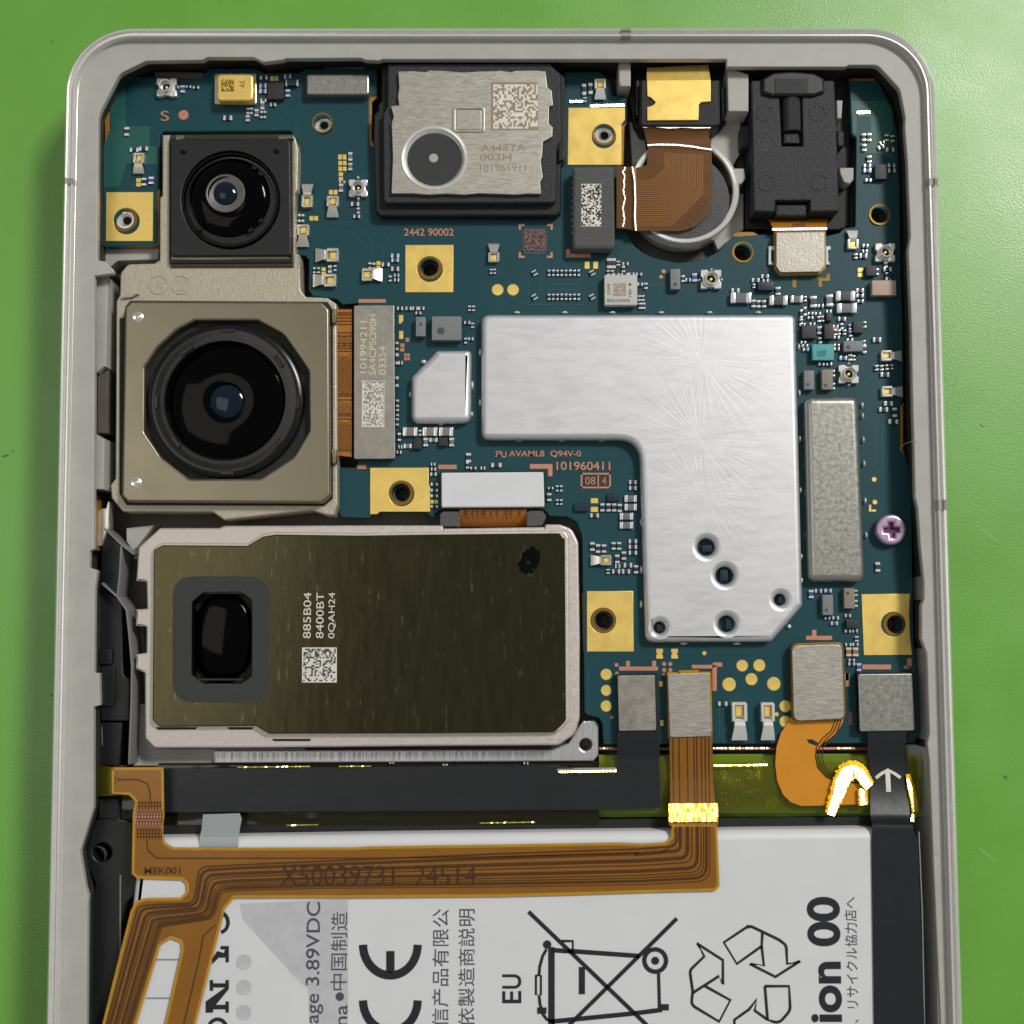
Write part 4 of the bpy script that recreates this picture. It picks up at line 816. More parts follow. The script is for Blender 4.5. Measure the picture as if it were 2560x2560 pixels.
for y in (460, 1310): plate('side_clip', vD([(1762, y-45), (1790, y-45), (1790, y+40), (1762, y+40)]), 0.63, 0.06, 'camera_steel', WD, bev=0.008)
# its flat cable and connector on the board
WF = thing('camera_flex', vE(330, 860), ZB, 'orange ribbon with a coded grey plate on the right of the big square camera', 'flex cable')
plate('ribbon', vE([(100, 418), (192, 418), (192, 1310), (100, 1300)]), ZB+0.055, 0.02, 'orange_flex', WF, bev=0.003)
lines('track', [vE([(104, y), (190, y)]) for y in (440, 452, 470, 490, 510, 560, 580, 625, 640, 655, 672, 930, 942, 965, 1050, 1062, 1080, 1270)], 2.2, ZB+0.0575, 'flex_trace', WF)
lines('hatch', [vE([(108, y), (188, y+34)]) for y in list(range(570, 630, 15))+list(range(690, 920, 11))+list(range(970, 1045, 15))+list(range(1090, 1260, 11))]+[vE([(188, y), (108, y+34)]) for y in list(range(570, 630, 15))+list(range(690, 920, 11))+list(range(970, 1045, 15))+list(range(1090, 1260, 11))], 0.8, ZB+0.057, 'flex_trace', WF)
plate('connector', vE([(212, 402), (440, 402), (446, 1318), (214, 1318)]), ZB+0.07, 0.065, 'matte_black', WF)
zs = ZB+0.095
plate('stiffener', vE([(205, 395, 12), (447, 393, 12), (453, 1320, 12), (205, 1322, 12)]), zs, 0.022, 'plate_steel', WF, bev=0.004)
for s, x, y0, y1 in (('101994211', 262, 805, 488), ('SA4CPSO90H', 318, 818, 446), ('03354', 377, 815, 640)):
    text(s, vE(x, (y0+y1)/2), (y0-y1)*.3125, 42*.3125, zs+0.001, 'etch_tan', WF, 90)
code(vE(322, 988), 138*.3125, 285*.3125, 16, 32, zs+0.001, 'etch_light', WF, 11, 0.55, 'LB')

TE = thing('periscope_camera', vG(1400, 800), 0.34, 'long metal camera module with a mirror-like olive plate and dark rectangular window', 'camera', 'rear cameras')
zt = 0.57
plate('housing', vG([(592, 285, 20), (722, 168, 30), (1080, 168, 6), (1110, 155, 6), (1930, 152)]) + [(836, 991, 2), (838, 997, 2), (1026, 994, 2), (1030, 989, 3), (1056, 989, 16), (1079, 997, 24), (1091.5, 1023, 20), (1094, 1200), (1094, 1355, 20), (1086, 1385, 30), (1054, 1406.5, 20), (800, 1408)] + vG([(1380, 1497, 6), (690, 1500, 30), (632, 1440, 26), (630, 1045, 8), (575, 1020, 8), (578, 932, 6), (640, 922, 8), (640, 765, 8), (575, 760, 6), (578, 660, 6), (645, 656, 6), (640, 492, 6), (578, 490, 4)]),
      zt, 0.30, 'cast_pale', TE, bev=0.018, seg=2, holes=[vG.rect(885, 530, 1315, 1135, 10)])
pl_pts = vG([(686, 300, 18), (740, 272, 18), (1250, 276, 16), (1345, 220, 24), (1420, 208, 10), (1930, 214)]) + [(836, 1008), (1038, 1006), (1058, 1006, 10), (1066, 1016, 10), (1068, 1360, 14), (1046, 1382, 14), (800, 1384)] + vG([(1380, 1412, 20), (1300, 1364, 20), (720, 1370, 18), (678, 1330, 18)])
plate('mirror_plate_edge', [(q[0]+(7 if q[0] > 1000 else 0), q[1]-(5 if q[1] < 1100 else 0))+tuple(q[2:]) for q in pl_pts], zt+0.050, 0.05, 'cast_pale', TE, bev=0.015, seg=3, holes=[vG.rect(890, 535, 1310, 1130, 10)])
cwin = vG(1097, 838)
plate('mirror_plate', pl_pts, zt+0.062, 0.03, 'olive_plate', TE, bev=0.010, seg=3, holes=[vG([(985, 560, 6), (1215, 558, 6), (1288, 610, 6), (1283, 1060, 6), (1215, 1106, 6), (985, 1106, 6), (912, 1055, 6), (915, 615, 6)])])
plate('window_gasket', vG.rect(800, 460, 1388, 1222, 130), zt+0.065, 0.02, 'foam_grey', TE, bev=0.004, holes=[vG([(985, 556, 6), (1215, 554, 6), (1284, 606, 6), (1280, 1064, 6), (1215, 1110, 6), (985, 1110, 6), (912, 1055, 6), (915, 615, 6)])])
plate('window_well', vG([(900, 545), (1300, 545), (1300, 1120), (900, 1120)]), zt-0.10, 0.01, 'matte_black', TE)
plate('well_wall', vG.rect(880, 525, 1320, 1140, 10), zt+0.03, 0.13, 'lens_ring', TE, holes=[vG.rect(925, 565, 1280, 1105, 10)])
bmw = bmesh.new(); bmesh.ops.create_uvsphere(bmw, u_segments=40, v_segments=20, radius=1.0); mw = bpy.data.meshes.new('window_lens'); bmw.to_mesh(mw); bmw.free(); smooth(mw, 80)
o = add('window_lens', mw, P(vG(1105, 830), zt-0.07), 'lens_glass', TE); kk = cmpp(cwin, zt)*.3125; o.scale = (190*kk, 280*kk, 0.06)
plate('window_ledge', vG([(935, 1075), (1240, 1075), (1225, 1092), (950, 1092)]), zt+0.045, 0.02, 'lens_ring', TE, bev=0.005)
zz = zt+0.0635
for s, x in (('885B04', 1613), ('8400BT', 1690), ('0QAH24', 1764)):
    text(s, vG(x, 697), 275*.3125, 46*.3125, zz, 'etch_light', TE, 90)
plate('code_ground', vG.rect(1582, 890, 1792, 1102, 6), zz, 0.004, 'etch_light', TE); code(vG(1687, 996), 195*.3125, 196*.3125, 20, 20, zz+0.0008, 'ink_soft', TE, 21, 0.42, '')
rg = random.Random(5)
plate('ink_smudge', [(lambda a, r: vH(1262+0.72*r*math.cos(a)+20*math.sin(a), 368-r*math.sin(a)))(2*math.pi*i/36, 84+rg.uniform(-12, 9)) for i in range(36)], zz, 0.003, 'marker_ink', TE, holes=[vH(1258, 378)+(3.5,), vH(1290, 420)+(2.5,)])
plate('frame_tab', vG([(735, 262), (900, 262), (895, 274), (740, 274)]), zt+0.02, 0.03, 'matte_black', TE); plate('frame_tab', vG([(1085, 262), (1245, 262), (1240, 274), (1090, 274)]), zt+0.02, 0.03, 'matte_black', TE)
for x0, x1 in ((700, 950), (1130, 1290), (1400, 1640)): plate('frame_tab', vG([(x0, 1372+ (70 if x1 > 1400 else 0)), (x1, 1372+(70 if x1 > 1400 else 0)), (x1-12, 1386+(70 if x1 > 1400 else 0)), (x0+12, 1386+(70 if x1 > 1400 else 0))]), zt+0.004, 0.02, 'matte_black', TE)
lines('seam', [[(836.5, 990), (837, 1000)], [(1028, 989), (1028.5, 998)]], 1.6, zt+0.003, 'matte_black', TE)
TF = thing('camera_flex', vQ(555, 500), ZB, 'short orange ribbon under a white foam pad, above the long camera module', 'flex cable')
ribbon('ribbon', [(vQ(285, 440), vQ(828, 440), ZB+0.06), (vQ(285, 480), vQ(828, 478), ZB+0.055), (vQ(286, 560), vQ(828, 560), 0.45), (vQ(286, 600), vQ(826, 600), 0.40)], 0.012, 'orange_flex', TF)
lines('track', [[(vQ(x, 470)), (vQ(x, 500)), (vQ(x, 540))] for x in (330, 345, 390, 430, 470, 490, 540, 590, 660, 700, 770)], 2.2, ZB+0.060, 'flex_trace', TF)
plate('foam_stop', vQ([(128, 500, 8), (150, 478, 8), (275, 478, 8), (288, 500), (288, 600), (128, 600)]), 0.53, 0.12, 'foam_black', TF, bev=0.01); plate('foam_stop', vQ([(826, 490), (850, 472, 8), (955, 472, 8), (985, 520, 8), (955, 590), (826, 600)]), 0.53, 0.12, 'foam_black', TF, bev=0.01)
plate('connector', vQ([(132, 158), (972, 152), (975, 462), (135, 465)]), ZB+0.06, 0.055, 'matte_black', TF)
plate('foam_pad', vQ([(138, 166, 14), (962, 160, 14), (970, 442, 14), (140, 446, 14)]), ZB+0.115, 0.06, 'white_foam', TF, bev=0.012, seg=2)

# ------------------------------------------------------------------ speaker
SP = thing('speaker', vB(900, 650), 0.30, 'black speaker box with a pale stamped metal lid and a dark round dimple', 'speaker')
plate('housing', vB([(372, 216, 10), (1420, 213, 10), (1426, 262, 6), (1478, 320, 12), (1482, 810, 12), (1452, 860, 10), (1450, 1135, 16), (1430, 1156, 10), (362, 1158, 20), (336, 1130, 10), (322, 700), (325, 545, 10), (352, 520, 6), (352, 480, 6), (372, 465, 6)]), 0.56, 0.28, 'matte_black', SP, bev=0.015, seg=2)
plate('cover', vB([(408, 240, 10), (1390, 236, 10), (1405, 262, 6), (1452, 300, 10), (1455, 700, 10), (1428, 742, 8), (1424, 1062, 10), (1410, 1078, 8), (400, 1080, 10), (384, 1062, 8), (380, 545, 8), (408, 495, 8)]), 0.634, 0.10, 'grain_black', SP, bev=0.012, seg=2)
zl = 0.672
lid = plate('lid', vB([(472, 286), (560, 284), (640, 290), (658, 280), (752, 282), (858, 292), (958, 286), (1075, 282), (1092, 280), (1150, 290), (1180, 282), (1290, 280), (1360, 286), (1372, 380, 6), (1398, 402, 8), (1406, 490, 8), (1382, 500, 4), (1380, 600, 4), (1404, 622, 6), (1402, 680, 10), (1345, 712, 10), (1340, 800), (1330, 820), (1345, 925), (1328, 950), (1335, 1025), (1252, 1024), (1172, 1030), (1085, 1026), (958, 1022), (872, 1030), (760, 1024), (655, 1030), (560, 1022), (432, 1022), (440, 800), (432, 600), (445, 560), (428, 495), (478, 490), (470, 440), (478, 380)]), zl, 0.038, 'brushed_steel', SP, holes=[vB(690, 810)+(176*.3125,)], bev=0.004)
kS = cmpp(vB(690, 810), zl)*.3125
lathe('dimple_rim', vB(690, 810), [(202*kS, zl-0.001), (194*kS, zl+0.008), (184*kS, zl+0.004), (164*kS, zl-0.03)], 'bright_metal', lid, n=56)
lathe('dimple_floor', vB(690, 810), [(0, zl-0.028), (170*kS, zl-0.028)], 'foam_grey', lid, n=40)
lathe('vent_dot', vB(685, 808), [(0, zl-0.023), (24*kS, zl-0.024), (28*kS, zl-0.028)], 'vent_grey', lid, n=20)
plate('stamped_step', vB.rect(800, 496, 995, 652, 22), zl+0.010, 0.012, 'brushed_steel', lid, bev=0.005, holes=[vB.rect(818, 512, 978, 640, 14)])
plate('stamped_square', vB.rect(824, 518, 974, 636, 12), zl+0.004, 0.006, 'brushed_steel', lid, bev=0.003)
zc = zl+0.001
plate('code_ground', vB([(1032, 350), (1315, 352), (1318, 640), (1032, 640)]), zc, 0.003, 'etch_brown', lid); code(vB(1180, 498), 268*.3125, 276*.3125, 24, 22, zc+0.0008, 'etch_light', lid, 31, 0.55, '')
for s, x, y, ww in (('A448TA', 1105, 745, 268), ('003H', 1060, 803, 190), ('101961911', 1105, 868, 280)): text(s, vB(x, y), ww*.3125, 42*.3125, zc, 'etch_brown', lid)
plate('side_foot', vB([(1440, 740, 6), (1475, 760, 6), (1470, 820, 6), (1440, 830)]), 0.60, 0.2, 'matte_black', SP, bev=0.01)

# ------------------------------------------------------------------ front camera with its brown ribbon, and the round vibration motor under it
MO = thing('vibration_motor', vX(530, 1297), 0.30, 'round coin-shaped motor with a bright metal rim, partly under the brown ribbon', 'vibration motor')
kM = cmpp(vX(530, 1297), 0.57)*.21493
lathe('motor_can', vX(530, 1297), [(486*kM, 0.30), (488*kM, 0.525), (482*kM, 0.545), (470*kM, 0.553), (446*kM, 0.550), (432*kM, 0.540), (426*kM, 0.52)], 'bright_metal', MO, n=80)
lathe('foam_disc', vX(528, 1295), [(0, 0.547), (420*kM, 0.547), (434*kM, 0.540)], 'foam_black', MO, n=64)

FC = thing('front_camera', vX(530, 400), 0.30, 'small black front camera with a shiny gold back plate at the top edge', 'camera')
plate('holder', vX([(102, 78, 6), (938, 74, 6), (945, 180), (935, 620, 30), (870, 700, 40), (790, 745, 20), (180, 745, 20), (120, 640, 30), (85, 400)]), 0.40, 0.12, 'matte_black', FC, bev=0.015)
plate('housing', vX([(178, 245, 8), (880, 245, 8), (882, 630, 12), (850, 652, 8), (200, 652, 8), (178, 630, 8)]), 0.63, 0.28, 'matte_black', FC, bev=0.015, seg=2)
plate('side_rib', vX([(140, 245), (168, 245), (168, 560), (140, 545)]), 0.54, 0.2, 'satin_black', FC, bev=0.01); plate('side_rib', vX([(888, 300), (925, 300), (925, 560), (895, 560)]), 0.54, 0.2, 'satin_black', FC, bev=0.01)
lines('groove', [vX([(830, 250), (830, 440), (820, 480), (790, 490), (770, 520), (785, 550)]), vX([(852, 250), (852, 600)]), vX([(205, 250), (205, 420)])], 2.0, 0.632, 'satin_black', FC)
gp = plate('gold_plate', vX([(236, 246), (796, 246), (796, 434, 6), (712, 440, 12), (692, 462, 8), (690, 596), (240, 600), (238, 482, 6), (290, 468, 10), (314, 440, 8), (268, 396, 10), (240, 390, 4)]), 0.645, 0.018, 'gold', FC, bev=0.004)
ribbon('gold_flap', [(vX(238, 138), vX(774, 112), 0.55), (vX(236, 200), vX(786, 190), 0.605), (vX(236, 247), vX(796, 247), 0.644)], 0.012, 'gold', FC)
FX = thing('front_camera_flex', vX(500, 1200), 0.57, 'brown ribbon cable bent from the front camera across the round motor', 'flex cable')
ribbon('bend', [(vX(205, 652), vX(796, 652), 0.610), (vX(206, 668), vX(796, 670), 0.602), (vX(215, 700), vX(782, 690), 0.588), (vX(228, 760), vX(784, 745), 0.572), (vX(240, 800), vX(800, 830), 0.580), (vX(242, 815), vX(806, 852), 0.589), (vX(244, 832), vX(806, 870), 0.585)], 0.010, 'brown_flex', FX)
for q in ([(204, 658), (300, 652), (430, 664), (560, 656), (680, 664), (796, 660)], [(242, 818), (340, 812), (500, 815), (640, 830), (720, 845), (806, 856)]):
    glint('crease_glint', rnd(vX(q), 6, False), 3.0, 0.614 if q[0][1] < 700 else 0.595, 'crease_glint_film', FX, 2.5, 0.45, 7)
fx = vX([(246, 832), (806, 868), (803, 1320, 30), (760, 1430, 60), (690, 1510, 60), (600, 1555, 60), (520, 1572, 30), (140, 1570), (118, 1200), (125, 1020), (235, 995, 12), (246, 900)])
plate('ribbon', fx, 0.583, 0.010, 'brown_flex', FX)
tr = []
for i in range(22):
    u = i/21
    tr.append(rnd([vX(*q) for q in ((135, 1130+390*u), (290+160*u, 1130+390*u), (395+330*u, 1130+390*u-(105+170*u)), (395+330*u, 880+20*u))], 5, False))
lines('track', tr, 1.5, 0.5855, 'flex_trace_light', FX)
lines('hatch', [vX([(480+40*i, 1540), (740+18*i, 1280+30*i)]) for i in range(5)]+[vX([(560+45*i, 1470-42*i), (640+35*i, 1545-60*i)]) for i in range(5)], 1.2, 0.5852, 'flex_trace', FX)
ribbon('ribbon_end', [(vX(140, 1010), vX(150, 1568), 0.583), (vX(126, 1012), vX(136, 1566), 0.588), (vX(90, 1010), vX(100, 1560), 0.56), (vX(45, 1005), vX(45, 1550), 0.565), (vX(-30, 1000), vX(-30, 1545), 0.565)], 0.010, 'brown_flex', FX)
glint('crease_glint', rnd(vX([(108, 1005), (128, 1120), (135, 1300), (130, 1450), (140, 1568)]), 4, False), 2.6, 0.594, 'crease_glint_film', FX, 2.5, 0.45, 8)
rg = random.Random(2); glint('crease_glint', [tuple(vX(36+rg.uniform(-12, 10), y)) for y in range(1010, 1550, 18)], 2.6, 0.575, 'crease_glint_film', FX, 2.5, 0.8, 9)
plate('connector_cap', vB([(1525, 862, 20), (1775, 858, 20), (1782, 1335, 20), (1765, 1358, 20), (1535, 1358, 20), (1525, 1335, 20)]), 0.60, 0.14, 'foam_black', FX, bev=0.030, seg=3)
plate('code_ground', vB.rect(1578, 965, 1698, 1222), 0.6015, 0.003, 'etch_light', FX); code(vB(1638, 1093), 118*.3125, 255*.3125, 14, 30, 0.6025, 'ink', FX, 41, 0.45, '')

# ------------------------------------------------------------------ headphone jack
HJ = thing('headphone_jack', vC(1045, 650), 0.30, 'black plastic headphone socket with a hexagonal top in the upper right corner', 'headphone jack')
plate('base', vC([(780, 275), (1340, 275), (1345, 700), (1335, 1085), (1280, 1105), (780, 1100)]), 0.36, 0.1, 'matte_black', HJ, bev=0.01)
plate('body', vC([(812, 302, 10), (1258, 302, 10), (1272, 640), (1283, 1005, 6), (1128, 1006), (1128, 945), (942, 945), (942, 1006), (826, 1006, 6)]), 0.62, 0.3, 'grain_black', HJ, holes=[vC([(962, 380), (1085, 380), (1090, 655), (975, 655)])], bev=0.012, seg=2)
plate('groove_floor', vC([(955, 370), (1095, 370), (1098, 662), (960, 662)]), 0.54, 0.02, 'satin_black', HJ)
bmj = bmesh.new(); bmesh.ops.create_cone(bmj, cap_ends=True, segments=28, radius1=1, radius2=1, depth=1, matrix=Matrix.Rotation(math.pi/2, 4, 'X')); mj = bpy.data.meshes.new('barrel'); bmj.to_mesh(mj); bmj.free(); smooth(mj, 50)
kJ = cmpp(vC(1025, 500), 0.6)*.35156
o = add('barrel', mj, P(vC(1025, 480), 0.555), 'grain_black', HJ); o.scale = (52*kJ, 220*kJ, 52*kJ)
plate('barrel_end', vC([(985, 585, 10), (1068, 585, 10), (1075, 640), (985, 640)]), 0.60, 0.06, 'grain_black', HJ, bev=0.02)
plate('hex_head', vC([(870, 292, 8), (930, 258, 8), (1030, 250, 10), (1148, 260, 8), (1205, 292, 8), (1206, 366, 8), (1150, 384, 8), (930, 386, 8), (872, 372, 8)]), 0.655, 0.12, 'satin_black', HJ, bev=0.022, seg=2)
plate('hex_face', vC([(938, 292), (1118, 292), (1116, 374), (940, 374)]), 0.662, 0.03, 'grain_black', HJ, bev=0.008)
for x, y in ((882, 478), (1167, 478), (892, 852), (1175, 850)):
    k = cmpp(vC(x, y), 0.62)*.35156
    lathe('ejector_ring', vC(x, y), [(38*k, 0.618), (40*k, 0.624), (46*k, 0.624), (48*k, 0.618)], 'grain_black', HJ, n=28)
plate('latch', vC([(942, 968, 6), (1118, 968, 6), (1114, 1030, 8), (944, 1030, 8)]), 0.57, 0.2, 'grain_black', HJ, bev=0.014)
plate('side_tab', vC([(756, 545, 6), (815, 545), (815, 660), (756, 660, 6)]), 0.50, 0.15, 'grain_black', HJ, bev=0.012); plate('side_tab', vC([(1274, 570), (1310, 575, 6), (1310, 655, 6), (1276, 655)]), 0.50, 0.15, 'grain_black', HJ, bev=0.012)
text('1-8', vC(884, 628), 118*.3516, 38*.3516, 0.6225, 'satin_black', HJ, -90, bold=0.01); lines('marking_frame', [vC([(842, 550), (932, 550), (932, 705), (842, 705), (842, 550)])], 1.4, 0.622, 'satin_black', HJ)
JF = thing('jack_flex', vC(1075, 1150), ZB, 'amber ribbon and square metal plate joining the headphone socket to the board', 'flex cable')
ribbon('ribbon', [(vC(900, 1040), vC(1228, 1035), 0.42), (vC(915, 1065), vC(1220, 1060), 0.50), (vC(930, 1100), vC(1212, 1095), ZB+0.06), (vC(945, 1125), vC(1205, 1125), ZB+0.06)], 0.012, 'orange_flex', JF)
lines('track', [vC([(x, 1062), (x, 1108)]) for x in (1040, 1052, 1064, 1076, 1088, 1100)], 1.2, 0.52, 'flex_trace', JF)
glint('crease_glint', vC([(924, 1102), (1218, 1098)]), 4.5, ZB+0.072, 'crease_glint_film', JF)
plate('film_border', vC([(935, 1110), (1212, 1110), (1214, 1310, 20), (1180, 1342, 20), (970, 1348, 20), (938, 1315, 20)]), ZB+0.05, 0.05, 'flex_edge', JF, bev=0.006)
plate('stiffener', vC([(945, 1118, 10), (1206, 1114, 10), (1208, 1296, 16), (1182, 1330, 16), (968, 1334, 16), (945, 1300, 16)]), ZB+0.085, 0.04, 'plate_steel', JF, bev=0.006)
code(vC(1075, 1222), 165*.3516, 162*.3516, 20, 20, ZB+0.086, 'etch_light', JF, 51, 0.5, 'R')
for x0, x1 in ((905, 938), (1212, 1240)): plate('solder_tab', vC([(x0, 1190, 6), (x1, 1190, 6), (x1, 1210), (x0+ (16 if x0 < 1000 else 0), 1215) if x0 < 1000 else (x1-14, 1215), (x0+(16 if x0 < 1000 else 0), 1270) if x0 < 1000 else (x1-14, 1270), (x1, 1292, 6), (x0, 1292, 6)]), ZB+0.03, 0.03, 'solder', JF, bev=0.008)

# ------------------------------------------------------------------ screw
kz = cmpp(vT(1445, 1738), 0.54)*.14062
SW = thing('screw', vT(1445, 1738), ZB, 'pink-tinted cross-head screw on the board near the right edge', 'screw')
cross = vT([(1415, 1640), (1475, 1640), (1478, 1705), (1558, 1712), (1560, 1770), (1498, 1775), (1495, 1845), (1440, 1845), (1432, 1775), (1348, 1768), (1350, 1715), (1418, 1708)])
plate('screw_head', circ(vT(1445, 1738), 29.0, 40), 0.545, 0.085, 'screw_pink', SW, holes=[cross], bev=0.024, seg=4)
lathe('cross_recess', vT(1450, 1742), [(0, 0.495), (130*kz, 0.515)], 'screw_slot', SW, n=24)

# ------------------------------------------------------------------ battery and its neighbours
BT = thing('battery', (960, 1900), 0.22, 'silvery white battery pouch with black printed symbols at the bottom', 'battery')
zb2 = 0.60
plate('pouch', [(262, 1582, 10), (700, 1575), (1640, 1564, 10), (1690, 1570, 8), (1712, 2520), (150, 2520)], zb2, 0.36, 'battery_label', BT, bev=0.075, seg=5)
zp = zb2+0.0015
plate('printed_field', [vJ(1205, 965), vJ(1932, 930)] + [vK(170, 940), vK(170, 2200), vJ(1932, 2200)] + vJ([(1640, 2200), (1620, 1480), (1560, 1430), (1225, 1060)]), zp, 0.002, 'label_grey', BT)
for i in range(6): lathe('printed_dot', vJ(1230, 1318+152*i), [(0, zp+0.001), (46*.3125*cmpp((460, 1850), zp), zp+0.001)], 'label_grey', BT, n=28)
zi = zp+0.002
def vt(s, v, x, ytop, length, ht, m='ink', bold=0.0, name='lettering'): return text(s, v(x, ytop+length/2), length*v.s, ht*v.s, zi, m, BT, 90, name, bold)
vt('Voltage 3.89VDC', vJ, 1658, 965, 945, 108, 'ink_soft', 0.006)
vt('China', vJ, 1815, 1580, 330, 80, 'ink_soft', 0.006); vt('中国制造', vJ, 1805, 1020, 460, 100, 'ink_soft')
lathe('bullet', vJ(1810, 1525), [(0, zi), (26*.3125*cmpp((640, 1880), zi), zi)], 'ink_soft', BT, n=20)
vt('信产品有限公', vK, 728, 1005, 690, 100, 'ink_soft'); vt('依製造商説明', vK, 885, 1005, 690, 100, 'ink_soft')
vt('U', vK, 1158, 1392, 84, 115, 'ink', 0.012); vt('E', vK, 1158, 1492, 72, 115, 'ink', 0.012)
def ce_arc(cy):
    return rnd(vK([(425+165*math.cos(a), cy+185*math.sin(a)) for a in [rad(180*i/24) for i in range(25)]]), 0, False)
lines('printed_mark', [ce_arc(1212), ce_arc(1548), vK([(425, 1385), (425, 1250)])], 50*.3125, zi, 'ink', BT)
Kb = 0.2344
def L_(pts, wd): return lines('printed_mark', [rnd(vAA(pts), 0, False)], wd*Kb, zi, 'ink', BT)
L_([(455, 255), (1420, 1180)], 32); L_([(1650, 310), (770, 1180)], 32); L_([(640, 540), (640, 1240)], 52); L_([(640, 565), (830, 575), (1350, 612)], 36); L_([(640, 1140), (1300, 1075), (1530, 1045)], 36)
L_([(600, 560), (570, 610), (545, 700), (540, 770)], 24); L_([(540, 930), (548, 1000), (570, 1080), (600, 1120), (640, 1140)], 24); L_([(515, 770), (555, 770), (555, 925), (515, 925), (515, 765)], 18)
L_([(720, 492), (812, 492), (812, 580), (735, 580)], 22); L_([(885, 700), (885, 920)], 50); L_([(1502, 750), (1510, 1040)], 26); L_([(1520, 1025), (1585, 1025)], 50); L_([(525, 1052), (600, 1052)], 50)
for x, y, r0, r1 in ((605, 520, 0, 34), (1475, 650, 0, 32), (1475, 648, 70, 105)):
    k = cmpp(vAA(x, y), zi)*Kb
    lathe('printed_mark', vAA(x, y), [(r0*k, zi+0.0005), (r1*k, zi+0.0005)], 'ink', BT, n=36)
for q in ([(800, 975, 30), (665, 1065), (735, 1180), (868, 1085), (872, 1015)], [(868, 1085), (880, 1190), (805, 1180), (942, 1250), (1075, 1165), (1005, 1180), (1000, 1080, 40), (960, 1050, 30), (810, 978, 30), (790, 985)], [(500, 1340), (482, 1215, 40), (560, 1140), (520, 1070), (660, 1160), (660, 1290), (640, 1245), (500, 1335)], [(498, 1330), (490, 1400, 40), (640, 1490), (700, 1375), (565, 1300)], [(885, 1300), (1015, 1300), (1022, 1430, 60), (960, 1500, 50), (900, 1480), (885, 1300)], [(720, 1600), (722, 1480), (800, 1425), (842, 1370), (830, 1430), (900, 1480)]):
    lines('printed_mark', [rnd(vL(q), 0, False)], 15*.3516, zi, 'ink', BT)
vt('ion 00', vL, 1205, 828, 655, 178, 'ink', 0.03); vt('は、リサイクル協力店へ', vL, 1352, 830, 720, 66, 'ink_soft')
def poly_mark(v, pts): return plate('printed_letter', v(pts), zi+0.001, 0.002, 'ink', BT)
poly_mark(vJ, [(1025, 1425), (1045, 1425), (1045, 1445), (1120, 1445), (1120, 1425), (1140, 1425), (1140, 1480), (1062, 1575), (1120, 1575), (1120, 1555), (1140, 1555), (1140, 1622), (1120, 1622), (1120, 1602), (1045, 1602), (1045, 1622), (1000, 1622), (1000, 1555), (1118, 1470), (1045, 1470), (1045, 1490), (1025, 1490)])
poly_mark(vJ, [(1090, 1220), (1140, 1220), (1140, 1318), (1120, 1318), (1120, 1290), (1080, 1290), (1040, 1330), (1040, 1296), (1070, 1250), (1110, 1262), (1118, 1240), (1090, 1240)])
lines('printed_letter', [rnd(vJ([(1072+58*math.cos(a), 1730+68*math.sin(a)) for a in [rad(15*i) for i in range(25)]]), 0, False), rnd(vJ([(1085+50*math.cos(a), 1078+60*math.sin(a)) for a in [rad(15*i-100) for i in range(13)]]), 0, False)], 22*.3125, zi, 'ink', BT)
lines('label_seam', [vJ([(700, 1302), (855, 1302)]), vJ([(640, 1535), (820, 1535)])], 3, zi, 'pale_film', BT)

PB = thing('protection_board', (1300, 1490), 0.25, 'narrow green circuit strip under yellow tape along the top of the battery', 'circuit board')
plate('strip_panel', [(1130, 1424), (1735, 1422), (1740, 1540), (1130, 1542)], 0.36, 0.06, 'strip_green', PB, bev=0.005)
plate('dark_gap_filler', [(300, 1440), (1128, 1436), (1128, 1556), (300, 1566)], 0.36, 0.06, 'matte_black', PB)  # matte black slab left of the green strip, under the tape
text('19    24', vL(740, 165), 250*.3516, 50*.3516, 0.361, 'etch_light', PB); text('60', vL(920, 312), 60*.3516, 50*.3516, 0.361, 'etch_light', PB)
rg = random.Random(12)
for i in range(26):
    x = rg.uniform(640, 930) if i < 12 else rg.uniform(-2000, 300); y = rg.uniform(90, 340)
    q = vL(x, y); k = cmpp(q, 0.36); o = add('capacitor', CAPM['o' if i % 3 else 'd'], P(q, 0.36), None, PB); o.scale = (26*.3516*k, 15*.3516*k, 0.03)
for x in (645, 715, 760): lathe('test_pad', vL(x, 225), [(0, 0.365), (13*.3516*0.0043, 0.363)], 'copper', PB, n=12)
plate('edge_bar', [(1130, 1409.5), (1642, 1409.5), (1642, 1415.5), (1130, 1415.5)], 0.40, 0.05, 'copper', PB, bev=0.012)
plate('dark_gap_filler', [(300, 1556), (1690, 1540), (1690, 1566), (300, 1578)], 0.42, 0.12, 'matte_black', PB)  # matte black slab filling the gap between tape and battery
for a, b in ((1132, 1164), (1246, 1262), (1346, 1470), (1578, 1636)): glint('edge_glint', [(a, 1411.5), (b, 1411.5)], 3.0, 0.404, 'copper_glint', PB, 3, 0.7, a)  # glints on the copper bar, put in as paler facets leaning to the lamp
